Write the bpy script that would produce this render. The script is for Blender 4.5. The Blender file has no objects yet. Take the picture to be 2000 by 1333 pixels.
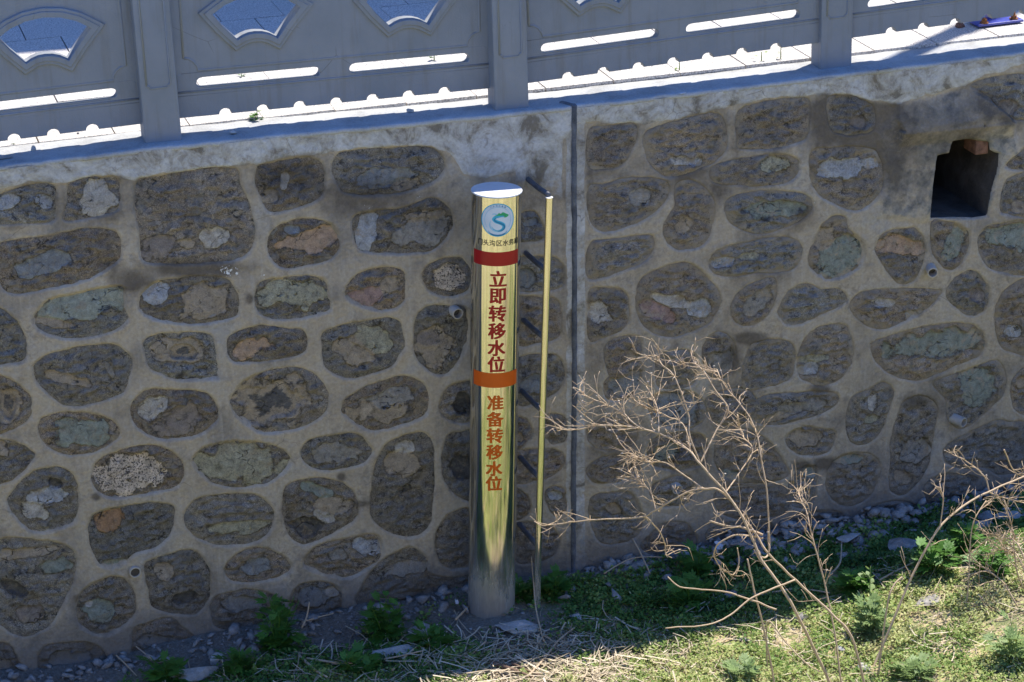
import bpy, bmesh, math, random
import numpy as np
from mathutils import Vector, Matrix, Euler
random.seed(7); RNG = np.random.default_rng(7)
S = bpy.context.scene
COL = S.collection
# ---------------------------------------------------------------- camera
F_PX, CX, CY = 4722.0, 1000.0, 666.5
PITCH, ROLL, YAW = (math.radians(a) for a in (21.9417, -1.7486, 16.6968))
CAM = np.array([-3.0826, -10.0541, 5.49968])
FW = np.array([math.sin(YAW)*math.cos(PITCH), math.cos(YAW)*math.cos(PITCH), -math.sin(PITCH)])
_r = np.array([math.cos(YAW), -math.sin(YAW), 0.0]); _u = np.cross(_r, FW)
RT = math.cos(ROLL)*_r + math.sin(ROLL)*_u
UP = -math.sin(ROLL)*_r + math.cos(ROLL)*_u
cam_data = bpy.data.cameras.new('camera'); cam = bpy.data.objects.new('camera', cam_data); COL.objects.link(cam)
cam_data.sensor_width = 36.0; cam_data.lens = F_PX/2000*36.0; cam_data.clip_start = 0.1; cam_data.clip_end = 2000
M = Matrix.Identity(4)
for i in range(3):
    M[i][0], M[i][1], M[i][2], M[i][3] = RT[i], UP[i], -FW[i], CAM[i]
cam.matrix_world = M
cam_data.dof.use_dof = True; cam_data.dof.focus_distance = 10.6; cam_data.dof.aperture_fstop = 7.0
S.camera = cam
# ---------------------------------------------------------------- light
SUN_EL, SUN_AZ = math.radians(61.8), math.radians(57.0)     # azimuth from +Y towards +X
SUN_DIR = Vector((math.cos(SUN_EL)*math.sin(SUN_AZ), math.cos(SUN_EL)*math.cos(SUN_AZ), math.sin(SUN_EL)))
W = bpy.data.worlds.new('World'); S.world = W; W.use_nodes = True
wn = W.node_tree; bg = wn.nodes['Background']
sky = wn.nodes.new('ShaderNodeTexSky'); sky.sky_type = 'NISHITA'; sky.sun_disc = False
sky.sun_elevation = SUN_EL; sky.sun_rotation = SUN_AZ; sky.altitude = 900; sky.air_density = 0.9; sky.dust_density = 0.0; sky.ozone_density = 6.0
tintn = wn.nodes.new('ShaderNodeMix'); tintn.data_type = 'RGBA'; tintn.blend_type = 'MULTIPLY'; tintn.inputs[0].default_value = 1.0
tintn.inputs[7].default_value = (0.76, 1.03, 1.45, 1); wn.links.new(sky.outputs[0], tintn.inputs[6]); wn.links.new(tintn.outputs[2], bg.inputs[0]); bg.inputs[1].default_value = 0.14
sun_d = bpy.data.lights.new('sun', 'SUN'); sun_d.energy = 5.0; sun_d.angle = math.radians(0.53); sun_d.color = (1.0, 0.955, 0.88)
sun = bpy.data.objects.new('sun', sun_d); COL.objects.link(sun)
sun.rotation_euler = SUN_DIR.to_track_quat('Z', 'Y').to_euler(); sun.location = (8, 6, 14)
S.view_settings.view_transform = 'Standard'; S.view_settings.look = 'None'
S.view_settings.exposure = 0.76; S.view_settings.gamma = 1.0; S.view_settings.use_curve_mapping = False
S.render.engine = 'CYCLES'
S.cycles.max_bounces = 8; S.cycles.diffuse_bounces = 4; S.cycles.glossy_bounces = 4
S.cycles.use_denoising = True
# ---------------------------------------------------------------- photo geometry helpers
def rays(x, y):
    x = np.asarray(x, float); y = np.asarray(y, float)
    return FW + ((x-CX)/F_PX)[..., None]*RT - ((y-CY)/F_PX)[..., None]*UP
def onY(x, y, Y=0.0):
    d = rays(x, y); return CAM + d*((np.asarray(Y)-CAM[1])/d[..., 1])[..., None]
def onZ(x, y, Z=0.0):
    d = rays(x, y); return CAM + d*((np.asarray(Z)-CAM[2])/d[..., 2])[..., None]
def topx(P):
    d = np.asarray(P)-CAM; z = d@FW
    return CX+F_PX*(d@RT)/z, CY-F_PX*(d@UP)/z
# ---------------------------------------------------------------- numpy noise
_G = RNG.normal(size=(256, 3)); _G /= np.linalg.norm(_G, axis=1)[:, None]
_Pm = np.concatenate([RNG.permutation(256)]*3)
def gnoise(p):
    p = np.asarray(p, float); i = np.floor(p).astype(int); f = p-i; i &= 255
    w = f*f*f*(f*(f*6-15)+10); out = 0
    for a in (0, 1):
        for b in (0, 1):
            for c in (0, 1):
                h = _Pm[_Pm[_Pm[(i[..., 0]+a) & 255]+((i[..., 1]+b) & 255)]+((i[..., 2]+c) & 255)]
                d = (_G[h]*(f-np.array([a, b, c]))).sum(-1)
                out = out + d*(w[..., 0] if a else 1-w[..., 0])*(w[..., 1] if b else 1-w[..., 1])*(w[..., 2] if c else 1-w[..., 2])
    return out
def fbm(p, s, o=4):
    p = np.asarray(p, float)*s; r = 0; a = 1.0
    for k in range(o):
        r = r + a*gnoise(p+k*17.3); p = p*2.03; a *= 0.5
    return r
def sstep(a, b, x):
    t = np.clip((np.asarray(x, float)-a)/(b-a), 0, 1); return t*t*(3-2*t)
# ---------------------------------------------------------------- object helpers
def link(o, parent=None):
    COL.objects.link(o)
    if parent is not None: o.parent = parent
    return o
def tag(o, label=None, cat=None, group=None, kind=None):
    if label: o['label'] = label
    if cat: o['category'] = cat
    if group: o['group'] = group
    if kind: o['kind'] = kind
    return o
def thing(name, label, cat, loc=(0, 0, 0), rot=(0, 0, 0), group=None):
    o = bpy.data.objects.new(name, None); o.location = loc; o.rotation_euler = rot; o.empty_display_size = 0.1
    COL.objects.link(o); return tag(o, label, cat, group)
def mesh(name, v, f, m, smooth=True):
    me = bpy.data.meshes.new(name); me.from_pydata([tuple(a) for a in v], [], f); me.update()
    if m: me.materials.append(m)
    if smooth: me.polygons.foreach_set('use_smooth', [True]*len(me.polygons))
    return me
def npmesh(name, V, Q, m, smooth=True):
    V = np.asarray(V, np.float32); Q = np.asarray(Q, np.int32); me = bpy.data.meshes.new(name); k = Q.shape[1]
    me.vertices.add(len(V)); me.vertices.foreach_set('co', V.ravel())
    me.loops.add(Q.size); me.loops.foreach_set('vertex_index', Q.ravel())
    me.polygons.add(len(Q)); me.polygons.foreach_set('loop_start', np.arange(len(Q), dtype=np.int32)*k)
    me.update(calc_edges=True)
    if m: me.materials.append(m)
    if smooth: me.polygons.foreach_set('use_smooth', np.ones(len(Q), bool))
    return me
def fattr(me, name, a):
    t = me.attributes.new(name, 'FLOAT', 'POINT'); t.data.foreach_set('value', np.asarray(a, np.float32).ravel())
def cattr(me, name, a):
    t = me.attributes.new(name, 'FLOAT_COLOR', 'POINT'); a = np.asarray(a, np.float32)
    t.data.foreach_set('color', np.concatenate([a, np.ones((len(a), 1), np.float32)], 1).ravel())
def obj(name, me, parent=None, loc=(0, 0, 0), rot=(0, 0, 0), scale=(1, 1, 1)):
    o = bpy.data.objects.new(name, me); o.location = loc; o.rotation_euler = rot; o.scale = scale
    return link(o, parent)
def gridq(nu, nv):
    i = np.arange(nu*nv).reshape(nu, nv)
    return np.stack([i[:-1, :-1], i[1:, :-1], i[1:, 1:], i[:-1, 1:]], -1).reshape(-1, 4)
def boxv(x0, x1, y0, y1, z0, z1):
    v = [(x, y, z) for x in (x0, x1) for y in (y0, y1) for z in (z0, z1)]
    return v, [(0, 1, 3, 2), (4, 6, 7, 5), (0, 4, 5, 1), (2, 3, 7, 6), (0, 2, 6, 4), (1, 5, 7, 3)]
def box(name, x0, x1, y0, y1, z0, z1, m, bev=0.0, parent=None):
    v, f = boxv(x0, x1, y0, y1, z0, z1); bm = bmesh.new()
    vs = [bm.verts.new(a) for a in v]; [bm.faces.new([vs[i] for i in q]) for q in f]
    bmesh.ops.recalc_face_normals(bm, faces=bm.faces)
    if bev: bmesh.ops.bevel(bm, geom=list(bm.edges), offset=bev, segments=2, affect='EDGES', profile=0.5)
    me = bpy.data.meshes.new(name); bm.to_mesh(me); bm.free()
    if m: me.materials.append(m)
    return obj(name, me, parent)
def tube_np(P, R, n=6, cap=True):
    P = np.asarray(P, float); R = np.asarray(R, float); T = np.gradient(P, axis=0); T /= np.linalg.norm(T, axis=1)[:, None]+1e-9
    a = np.array([0.13, 0.9, 0.41]); V = []
    for k in range(len(P)):
        u = np.cross(T[k], a); u /= np.linalg.norm(u)+1e-9; w = np.cross(T[k], u)
        for j in range(n):
            t = 2*math.pi*j/n; V.append(P[k]+R[k]*(math.cos(t)*u+math.sin(t)*w))
    Q = [(k*n+j, k*n+(j+1) % n, (k+1)*n+(j+1) % n, (k+1)*n+j) for k in range(len(P)-1) for j in range(n)]
    if cap:
        V += [P[0], P[-1]]; c = len(V)-2; e = (len(P)-1)*n
        Q += [(c, (j+1) % n, j, j) for j in range(n)]+[(c+1, e+j, e+(j+1) % n, e+(j+1) % n) for j in range(n)]
    return np.array(V), Q
class Acc:
    def __init__(s): s.v = []; s.f = []; s.n = 0
    def add(s, v, f):
        s.v += [tuple(a) for a in v]; s.f += [tuple(dict.fromkeys(i+s.n for i in q)) for q in f]; s.n += len(v)
    def mesh(s, name, m, smooth=True): return mesh(name, s.v, s.f, m, smooth)
def catmull(P, n, closed=False):
    P = np.asarray(P, float); N = len(P); out = []
    rng = range(N) if closed else range(N-1)
    for i in rng:
        if closed: p0, p1, p2, p3 = P[i-1], P[i], P[(i+1) % N], P[(i+2) % N]
        else: p0, p1, p2, p3 = P[max(i-1, 0)], P[i], P[i+1], P[min(i+2, N-1)]
        for t in np.linspace(0, 1, n, endpoint=False):
            out.append(0.5*((2*p1)+(-p0+p2)*t+(2*p0-5*p1+4*p2-p3)*t*t+(-p0+3*p1-3*p2+p3)*t**3))
    if not closed: out.append(P[-1])
    return np.array(out)
def curve2d(name, loops, half, m, bev=0.0):
    """filled flat outline (first loop) with holes (others), thickness 2*half, lying in local XY -> mesh standing in XZ"""
    cu = bpy.data.curves.new(name, 'CURVE'); cu.dimensions = '2D'; cu.fill_mode = 'BOTH'; cu.extrude = half; cu.bevel_depth = bev; cu.bevel_resolution = 1
    for L in loops:
        sp = cu.splines.new('POLY'); sp.points.add(len(L)-1); sp.use_cyclic_u = True
        for q, a in zip(sp.points, L): q.co = (a[0], a[1], 0, 1)
    o = bpy.data.objects.new(name, cu); me = bpy.data.meshes.new_from_object(o); bpy.data.objects.remove(o); bpy.data.curves.remove(cu)
    me.transform(Matrix.Rotation(math.pi/2, 4, 'X')); me.name = name
    me.materials.clear(); me.materials.append(m); return me
# ---------------------------------------------------------------- material helpers
def mat(name, rough=0.8, metal=0.0, spec=0.3):
    m = bpy.data.materials.new(name); m.use_nodes = True; nt = m.node_tree; b = nt.nodes['Principled BSDF']
    b.inputs['Roughness'].default_value = rough; b.inputs['Metallic'].default_value = metal; b.inputs['Specular IOR Level'].default_value = spec
    return m, nt, b
def gpos(nt, scale=(1, 1, 1), rot=(0, 0, 0)):
    g = nt.nodes.new('ShaderNodeNewGeometry'); mp = nt.nodes.new('ShaderNodeMapping')
    mp.inputs['Scale'].default_value = scale; mp.inputs['Rotation'].default_value = rot
    nt.links.new(g.outputs['Position'], mp.inputs['Vector']); return mp.outputs[0]
def opos(nt, scale=(1, 1, 1)):
    g = nt.nodes.new('ShaderNodeTexCoord'); mp = nt.nodes.new('ShaderNodeMapping'); mp.inputs['Scale'].default_value = scale
    nt.links.new(g.outputs['Object'], mp.inputs['Vector']); return mp.outputs[0]
def nz(nt, s, d=4, r=0.55, vec=None, dist=0.0):
    n = nt.nodes.new('ShaderNodeTexNoise'); n.inputs['Scale'].default_value = s; n.inputs['Detail'].default_value = d
    n.inputs['Roughness'].default_value = r; n.inputs['Distortion'].default_value = dist
    nt.links.new(vec if vec is not None else gpos(nt), n.inputs['Vector']); return n.outputs['Fac']
def vor(nt, s, vec=None, feat='F1'):
    n = nt.nodes.new('ShaderNodeTexVoronoi'); n.feature = feat; n.inputs['Scale'].default_value = s
    nt.links.new(vec if vec is not None else gpos(nt), n.inputs['Vector']); return n.outputs['Distance']
def ramp(nt, fac, stops):
    n = nt.nodes.new('ShaderNodeValToRGB'); e = n.color_ramp.elements
    while len(e) < len(stops): e.new(0.5)
    for k, (p, c) in enumerate(stops):
        e[k].position = p; e[k].color = (c, c, c, 1) if not hasattr(c, '__len__') else (*c, 1)
    nt.links.new(fac, n.inputs[0]); return n.outputs[0]
def mix(nt, fac, a, b, blend='MIX'):
    n = nt.nodes.new('ShaderNodeMix'); n.data_type = 'RGBA'; n.blend_type = blend
    for k, s in ((0, fac), (6, a), (7, b)):
        if hasattr(s, 'is_linked'): nt.links.new(s, n.inputs[k])
        elif hasattr(s, '__len__'): n.inputs[k].default_value = (*s, 1)
        else: n.inputs[k].default_value = s if k == 0 else (s, s, s, 1)
    return n.outputs[2]
def mth(nt, op, a, b=0.0, c=0.0):
    n = nt.nodes.new('ShaderNodeMath'); n.operation = op
    for k, s in enumerate((a, b, c)):
        if hasattr(s, 'is_linked'): nt.links.new(s, n.inputs[k])
        else: n.inputs[k].default_value = s
    return n.outputs[0]
def att(nt, name, out='Fac'):
    n = nt.nodes.new('ShaderNodeAttribute'); n.attribute_name = name; return n.outputs[out]
def bump(nt, b, h, strength=0.5, dist=0.01):
    n = nt.nodes.new('ShaderNodeBump'); n.inputs['Strength'].default_value = strength; n.inputs['Distance'].default_value = dist
    nt.links.new(h, n.inputs['Height']); nt.links.new(n.outputs[0], b.inputs['Normal'])
def setc(nt, b, c): nt.links.new(c, b.inputs['Base Color']) if hasattr(c, 'is_linked') else setattr(b.inputs['Base Color'], 'default_value', (*c, 1))
def simple(name, c, rough=0.7, metal=0.0, var=0.25, s=20.0, bmp=0.0, spec=0.3):
    m, nt, b = mat(name, rough, metal, spec)
    n = nz(nt, s, 5); c0 = tuple(x*(1-var) for x in c); c1 = tuple(min(1, x*(1+var)) for x in c)
    setc(nt, b, ramp(nt, n, [(0.3, c0), (0.7, c1)]))
    if bmp: bump(nt, b, nz(nt, s*8, 4), bmp, 0.004)
    return m
# ---------------------------------------------------------------- materials
def m_mortar():
    m, nt, b = mat('mortar', 0.9, 0, 0.2)
    big = nz(nt, 3.0, 5, 0.6); mid = nz(nt, 11, 6, 0.6); fine = nz(nt, 70, 5, 0.6)
    drip = nz(nt, 1.0, 4, 0.6, gpos(nt, (38, 38, 2.2)))
    c = ramp(nt, big, [(0.36, (0.27, 0.235, 0.19)), (0.46, (0.38, 0.32, 0.24)), (0.55, (0.43, 0.36, 0.265)), (0.66, (0.37, 0.335, 0.285))])
    c = mix(nt, mth(nt, 'MULTIPLY', ramp(nt, drip, [(0.5, 0), (0.72, 1)]), 0.5), c, (0.44, 0.40, 0.34))
    c = mix(nt, mth(nt, 'MULTIPLY', ramp(nt, mid, [(0.56, 0), (0.72, 1)]), 0.55), c, (0.19, 0.165, 0.14))
    band = ramp(nt, mth(nt, 'ADD', att(nt, 'band'), mth(nt, 'MULTIPLY', mth(nt, 'SUBTRACT', mid, 0.5), 1.1)), [(0.44, 0), (0.56, 1)])
    bc = ramp(nt, nz(nt, 7, 7, 0.7, None, 0.6), [(0.36, (0.19, 0.165, 0.13)), (0.44, (0.38, 0.355, 0.31)), (0.56, (0.50, 0.485, 0.455)), (0.72, (0.56, 0.545, 0.52))])
    c = mix(nt, band, c, bc)
    pt = ramp(nt, mth(nt, 'ADD', att(nt, 'patch'), mth(nt, 'MULTIPLY', mth(nt, 'SUBTRACT', mid, 0.5), 1.3)), [(0.42, 0), (0.6, 1)])
    c = mix(nt, pt, c, ramp(nt, nz(nt, 9, 6, 0.65), [(0.4, (0.15, 0.15, 0.145)), (0.50, (0.26, 0.25, 0.225)), (0.62, (0.38, 0.335, 0.26))]))
    st = ramp(nt, mth(nt, 'ADD', att(nt, 'stain'), mth(nt, 'MULTIPLY', mth(nt, 'SUBTRACT', mid, 0.5), 0.9)), [(0.3, 0), (0.8, 1)])
    c = mix(nt, mth(nt, 'MULTIPLY', st, 0.8), c, (0.085, 0.068, 0.052))
    ef = ramp(nt, mth(nt, 'ADD', att(nt, 'salt'), mth(nt, 'MULTIPLY', mth(nt, 'SUBTRACT', nz(nt, 45, 6, 0.7, None, 1.5), 0.5), 2.4)), [(0.66, 0), (0.74, 1)])
    c = mix(nt, ef, c, (0.72, 0.72, 0.72))
    spk = ramp(nt, vor(nt, 55), [(0.02, 1), (0.07, 0)])
    c = mix(nt, mth(nt, 'MULTIPLY', spk, ramp(nt, nz(nt, 6, 3), [(0.5, 0), (0.6, 0.8)])), c, (0.05, 0.045, 0.04))
    crk = vor(nt, 2.3, mix(nt, 0.12, gpos(nt), nt.nodes.new('ShaderNodeTexNoise').outputs['Color']), 'DISTANCE_TO_EDGE')
    c = mix(nt, mth(nt, 'MULTIPLY', ramp(nt, crk, [(0.0, 0.6), (0.004, 0)]), ramp(nt, nz(nt, 3.1, 3), [(0.55, 0), (0.6, 1)])), c, (0.09, 0.075, 0.06))
    dz = att(nt, 'dirt')
    c = mix(nt, ramp(nt, mth(nt, 'ADD', dz, mth(nt, 'MULTIPLY', mth(nt, 'SUBTRACT', mid, 0.5), 1.0)), [(0.35, 0), (0.9, 0.85)]), c, (0.17, 0.155, 0.135))
    gr = mth(nt, 'MULTIPLY', ramp(nt, nz(nt, 24, 7, 0.72, None, 0.8), [(0.50, 0), (0.60, 0.7)]), ramp(nt, nz(nt, 4.5, 4), [(0.46, 0.05), (0.60, 0.9)]))
    c = mix(nt, gr, c, (0.23, 0.195, 0.155))
    setc(nt, b, mix(nt, 1.0, c, ramp(nt, fine, [(0.25, 0.82), (0.75, 1.16)]), 'MULTIPLY'))
    bump(nt, b, mth(nt, 'ADD', fine, mth(nt, 'MULTIPLY', mid, 2.0)), 0.6, 0.008)
    return m
def m_stone():
    m, nt, b = mat('stone_face', 0.88, 0, 0.25)
    n1 = nz(nt, 7, 5, 0.6); n2 = nz(nt, 30, 8, 0.72, None, 0.5); n3 = nz(nt, 210, 4, 0.65); n4 = nz(nt, 75, 5, 0.7); n5 = nz(nt, 16, 7, 0.7, None, 1.2)
    ring = ramp(nt, n1, [(0.34, (0.18, 0.15, 0.117)), (0.5, (0.25, 0.21, 0.165)), (0.66, (0.31, 0.267, 0.213))])
    ring = mix(nt, mth(nt, 'MULTIPLY', ramp(nt, n5, [(0.51, 0), (0.57, 0.85)]), ramp(nt, n4, [(0.4, 0.35), (0.52, 1)])), ring, (0.35, 0.30, 0.23))
    ring = mix(nt, ramp(nt, n2, [(0.37, 0.9), (0.46, 0)]), ring, (0.07, 0.058, 0.047))
    ring = mix(nt, 1.0, ring, ramp(nt, n3, [(0.32, 0.42), (0.5, 0.95), (0.68, 1.7)]), 'MULTIPLY')
    sv = nz(nt, 1.0, 5, 0.65, gpos(nt, (9, 9, 34), (0, 0.45, 0)), 1.8)
    sk = mth(nt, 'MULTIPLY', ramp(nt, sv, [(0.52, 0), (0.58, 1)]), att(nt, 'streak'))
    ring = mix(nt, mth(nt, 'MULTIPLY', sk, ramp(nt, n4, [(0.36, 0.1), (0.55, 0.95)])), ring, (0.38, 0.35, 0.31))
    ring = mix(nt, 1.0, ring, att(nt, 'tone', 'Color'), 'MULTIPLY')
    n6 = nz(nt, 8, 6, 0.65, None, 1.4)
    ring = mix(nt, ramp(nt, n6, [(0.40, 0.75), (0.48, 0)]), ring, mix(nt, 1.0, (0.225, 0.215, 0.198), ramp(nt, n2, [(0.35, 0.5), (0.65, 1.4)]), 'MULTIPLY'))
    ring = mix(nt, ramp(nt, n6, [(0.54, 0), (0.61, 0.75)]), ring, mix(nt, 1.0, (0.30, 0.255, 0.19), ramp(nt, n2, [(0.35, 0.5), (0.65, 1.35)]), 'MULTIPLY'))
    fc = att(nt, 'fcol', 'Color')
    fcm = mix(nt, 1.0, mix(nt, 1.0, fc, (0.98, 0.96, 0.93), 'MULTIPLY'), ramp(nt, n2, [(0.3, 0.4), (0.43, 1.05), (0.55, 1.4), (0.7, 1.9)]), 'MULTIPLY')
    fcm = mix(nt, ramp(nt, n5, [(0.52, 0), (0.64, 0.55)]), fcm, (0.27, 0.225, 0.165))
    fcm = mix(nt, ramp(nt, nz(nt, 11, 6, 0.7, None, 1.5), [(0.56, 0), (0.66, 0.4)]), fcm, (0.34, 0.235, 0.12))
    fcm = mix(nt, 1.0, fcm, ramp(nt, n3, [(0.3, 0.75), (0.7, 1.2)]), 'MULTIPLY')
    fcm = mix(nt, mth(nt, 'MULTIPLY', ramp(nt, nz(nt, 130, 3, 0.6), [(0.54, 0), (0.58, 1)]), att(nt, 'speck')), fcm, (0.035, 0.03, 0.028))
    jit = mth(nt, 'ADD', mth(nt, 'MULTIPLY', mth(nt, 'SUBTRACT', n2, 0.5), 0.55), mth(nt, 'MULTIPLY', mth(nt, 'SUBTRACT', n5, 0.5), 0.55))
    fm = mth(nt, 'ADD', att(nt, 'fmask'), jit)
    mk = ramp(nt, fm, [(0.45, 0), (0.56, 1)])
    c = mix(nt, ramp(nt, fm, [(0.22, 0), (0.42, 0.5)]), ring, mix(nt, 1.0, (0.30, 0.25, 0.185), ramp(nt, n2, [(0.35, 0.6), (0.65, 1.3)]), 'MULTIPLY'))
    c = mix(nt, mth(nt, 'MULTIPLY', mk, 0.80), c, fcm)
    edge = ramp(nt, mth(nt, 'ABSOLUTE', mth(nt, 'SUBTRACT', fm, 0.47)), [(0.0, 0.8), (0.05, 0)])
    c = mix(nt, mth(nt, 'MULTIPLY', edge, ramp(nt, n4, [(0.42, 0), (0.52, 1)])), c, (0.04, 0.033, 0.026))
    crk = vor(nt, 13, mix(nt, 0.10, gpos(nt, (1, 1, 1.6)), nt.nodes.new('ShaderNodeTexNoise').outputs['Color']), 'DISTANCE_TO_EDGE')
    ck = mth(nt, 'MULTIPLY', ramp(nt, crk, [(0.0, 0.9), (0.035, 0)]), ramp(nt, n1, [(0.50, 0), (0.58, 1)]))
    c = mix(nt, ck, c, (0.03, 0.026, 0.022))
    sm = mth(nt, 'ADD', att(nt, 'smear'), mth(nt, 'ADD', mth(nt, 'MULTIPLY', mth(nt, 'SUBTRACT', n5, 0.5), 1.5), mth(nt, 'MULTIPLY', mth(nt, 'SUBTRACT', n4, 0.5), 0.9)))
    c = mix(nt, ramp(nt, sm, [(0.50, 0), (0.70, 0.85)]), c, ramp(nt, nz(nt, 11, 6, 0.6), [(0.35, (0.25, 0.21, 0.165)), (0.55, (0.38, 0.315, 0.23)), (0.7, (0.40, 0.36, 0.295))]))
    st = ramp(nt, mth(nt, 'ADD', att(nt, 'stain'), mth(nt, 'MULTIPLY', mth(nt, 'SUBTRACT', n1, 0.5), 0.8)), [(0.3, 0), (0.9, 1)])
    c = mix(nt, mth(nt, 'MULTIPLY', st, 0.72), c, (0.055, 0.045, 0.036))
    c = mix(nt, ramp(nt, att(nt, 'dirt'), [(0.3, 0), (1.0, 0.7)]), c, (0.15, 0.135, 0.115))
    setc(nt, b, c)
    h = mth(nt, 'ADD', mth(nt, 'MULTIPLY', n3, mth(nt, 'SUBTRACT', 1.0, mth(nt, 'MULTIPLY', mk, 0.7))), mth(nt, 'MULTIPLY', mth(nt, 'MULTIPLY', n2, 2.6), mth(nt, 'SUBTRACT', 1.0, mth(nt, 'MULTIPLY', mk, 0.55))))
    h = mth(nt, 'SUBTRACT', h, mth(nt, 'MULTIPLY', ck, 0.6))
    bump(nt, b, h, 0.9, 0.010)
    return m
def m_cement(name, c0, c1, c2, s=6.0, bmp=0.4):
    m, nt, b = mat(name, 0.9, 0, 0.2); n = nz(nt, s, 7, 0.65, None, 0.3); f = nz(nt, 120, 4)
    c = ramp(nt, n, [(0.32, c0), (0.5, c1), (0.7, c2)])
    setc(nt, b, mix(nt, 1.0, c, ramp(nt, f, [(0.3, 0.85), (0.7, 1.12)]), 'MULTIPLY')); bump(nt, b, mth(nt, 'ADD', f, n), bmp, 0.004); return m
def m_paint():
    m, nt, b = mat('fence_paint', 0.62, 0, 0.3); n = nz(nt, 5, 6, 0.6); f = nz(nt, 90, 4); d = nz(nt, 1.0, 4, 0.6, gpos(nt, (30, 30, 2.5)))
    c = ramp(nt, n, [(0.3, (0.205, 0.22, 0.237)), (0.7, (0.255, 0.265, 0.282))])
    c = mix(nt, ramp(nt, d, [(0.52, 0), (0.70, 0.5)]), c, (0.19, 0.18, 0.165))
    crk = vor(nt, 2.6, mix(nt, 0.10, gpos(nt), nt.nodes.new('ShaderNodeTexNoise').outputs['Color']), 'DISTANCE_TO_EDGE')
    c = mix(nt, mth(nt, 'MULTIPLY', ramp(nt, crk, [(0.0, 0.6), (0.004, 0)]), ramp(nt, nz(nt, 2.5, 3), [(0.58, 0), (0.62, 1)])), c, (0.10, 0.09, 0.08))
    setc(nt, b, c); bump(nt, b, mth(nt, 'ADD', f, mth(nt, 'MULTIPLY', nz(nt, 300, 3), 0.6)), 0.35, 0.003); return m
def m_steel():
    m, nt, b = mat('polished_steel', 0.12, 1.0, 0.5)
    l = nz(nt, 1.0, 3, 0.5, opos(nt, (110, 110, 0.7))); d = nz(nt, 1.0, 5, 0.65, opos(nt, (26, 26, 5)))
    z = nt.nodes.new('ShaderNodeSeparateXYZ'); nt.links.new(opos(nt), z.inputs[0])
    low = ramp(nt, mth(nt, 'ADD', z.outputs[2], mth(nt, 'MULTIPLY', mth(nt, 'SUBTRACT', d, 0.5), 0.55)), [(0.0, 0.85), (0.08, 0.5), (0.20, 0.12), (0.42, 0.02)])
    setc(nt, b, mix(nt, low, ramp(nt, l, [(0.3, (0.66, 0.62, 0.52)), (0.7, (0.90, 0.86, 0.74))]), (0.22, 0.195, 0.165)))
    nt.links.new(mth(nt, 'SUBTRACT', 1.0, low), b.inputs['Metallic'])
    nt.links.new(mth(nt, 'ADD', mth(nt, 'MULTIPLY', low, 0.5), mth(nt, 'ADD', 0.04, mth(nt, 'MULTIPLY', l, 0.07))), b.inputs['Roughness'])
    return m
def m_cap():
    m, nt, b = mat('brushed_steel', 0.5, 0.35, 0.5); n = nz(nt, 30, 4, 0.6, opos(nt, (1, 8, 1)))
    setc(nt, b, ramp(nt, n, [(0.3, (0.58, 0.59, 0.60)), (0.7, (0.72, 0.73, 0.74))])); return m
def m_ground():
    m, nt, b = mat('soil', 0.95, 0, 0.15); n = nz(nt, 2.2, 6, 0.65); f = nz(nt, 60, 6, 0.7); g = nz(nt, 13, 7, 0.7, None, 0.8)
    soil = ramp(nt, f, [(0.3, (0.12, 0.10, 0.078)), (0.55, (0.22, 0.19, 0.15)), (0.75, (0.33, 0.295, 0.24))])
    straw = ramp(nt, nz(nt, 40, 5, 0.7, gpos(nt, (1, 3, 1))), [(0.3, (0.40, 0.30, 0.16)), (0.7, (0.72, 0.59, 0.34))])
    green = ramp(nt, f, [(0.3, (0.13, 0.18, 0.045)), (0.7, (0.36, 0.40, 0.13))])
    v = ramp(nt, n, [(0.38, 0), (0.52, 1)])
    veg = mix(nt, ramp(nt, g, [(0.48, 0), (0.54, 1)]), straw, green)
    c = mix(nt, mth(nt, 'MULTIPLY', att(nt, 'veg'), mth(nt, 'ADD', 0.45, mth(nt, 'MULTIPLY', v, 0.55))), soil, veg)
    setc(nt, b, c); bump(nt, b, f, 0.9, 0.02); return m
def m_leaf(name, a, c, trans=0.25):
    m, nt, b = mat(name, 0.55, 0, 0.35)
    t = nt.nodes.new('ShaderNodeObjectInfo'); n = nz(nt, 25, 3)
    col = mix(nt, n, a, c); col = mix(nt, mth(nt, 'MULTIPLY', t.outputs['Random'], 0.4), col, tuple(0.6*x for x in a)); setc(nt, b, col)
    tr = nt.nodes.new('ShaderNodeBsdfTranslucent'); ms = nt.nodes.new('ShaderNodeMixShader'); ms.inputs[0].default_value = trans
    nt.links.new(col, tr.inputs['Color']); nt.links.new(b.outputs[0], ms.inputs[1]); nt.links.new(tr.outputs[0], ms.inputs[2])
    nt.links.new(ms.outputs[0], nt.nodes['Material Output'].inputs['Surface']); return m
def m_tint(name, stops, trans=0.2):
    m, nt, b = mat(name, 0.6, 0, 0.3); col = ramp(nt, att(nt, 'tint'), stops); setc(nt, b, col)
    tr = nt.nodes.new('ShaderNodeBsdfTranslucent'); ms = nt.nodes.new('ShaderNodeMixShader'); ms.inputs[0].default_value = trans
    nt.links.new(col, tr.inputs['Color']); nt.links.new(b.outputs[0], ms.inputs[1]); nt.links.new(tr.outputs[0], ms.inputs[2])
    nt.links.new(ms.outputs[0], nt.nodes['Material Output'].inputs['Surface']); return m
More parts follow.
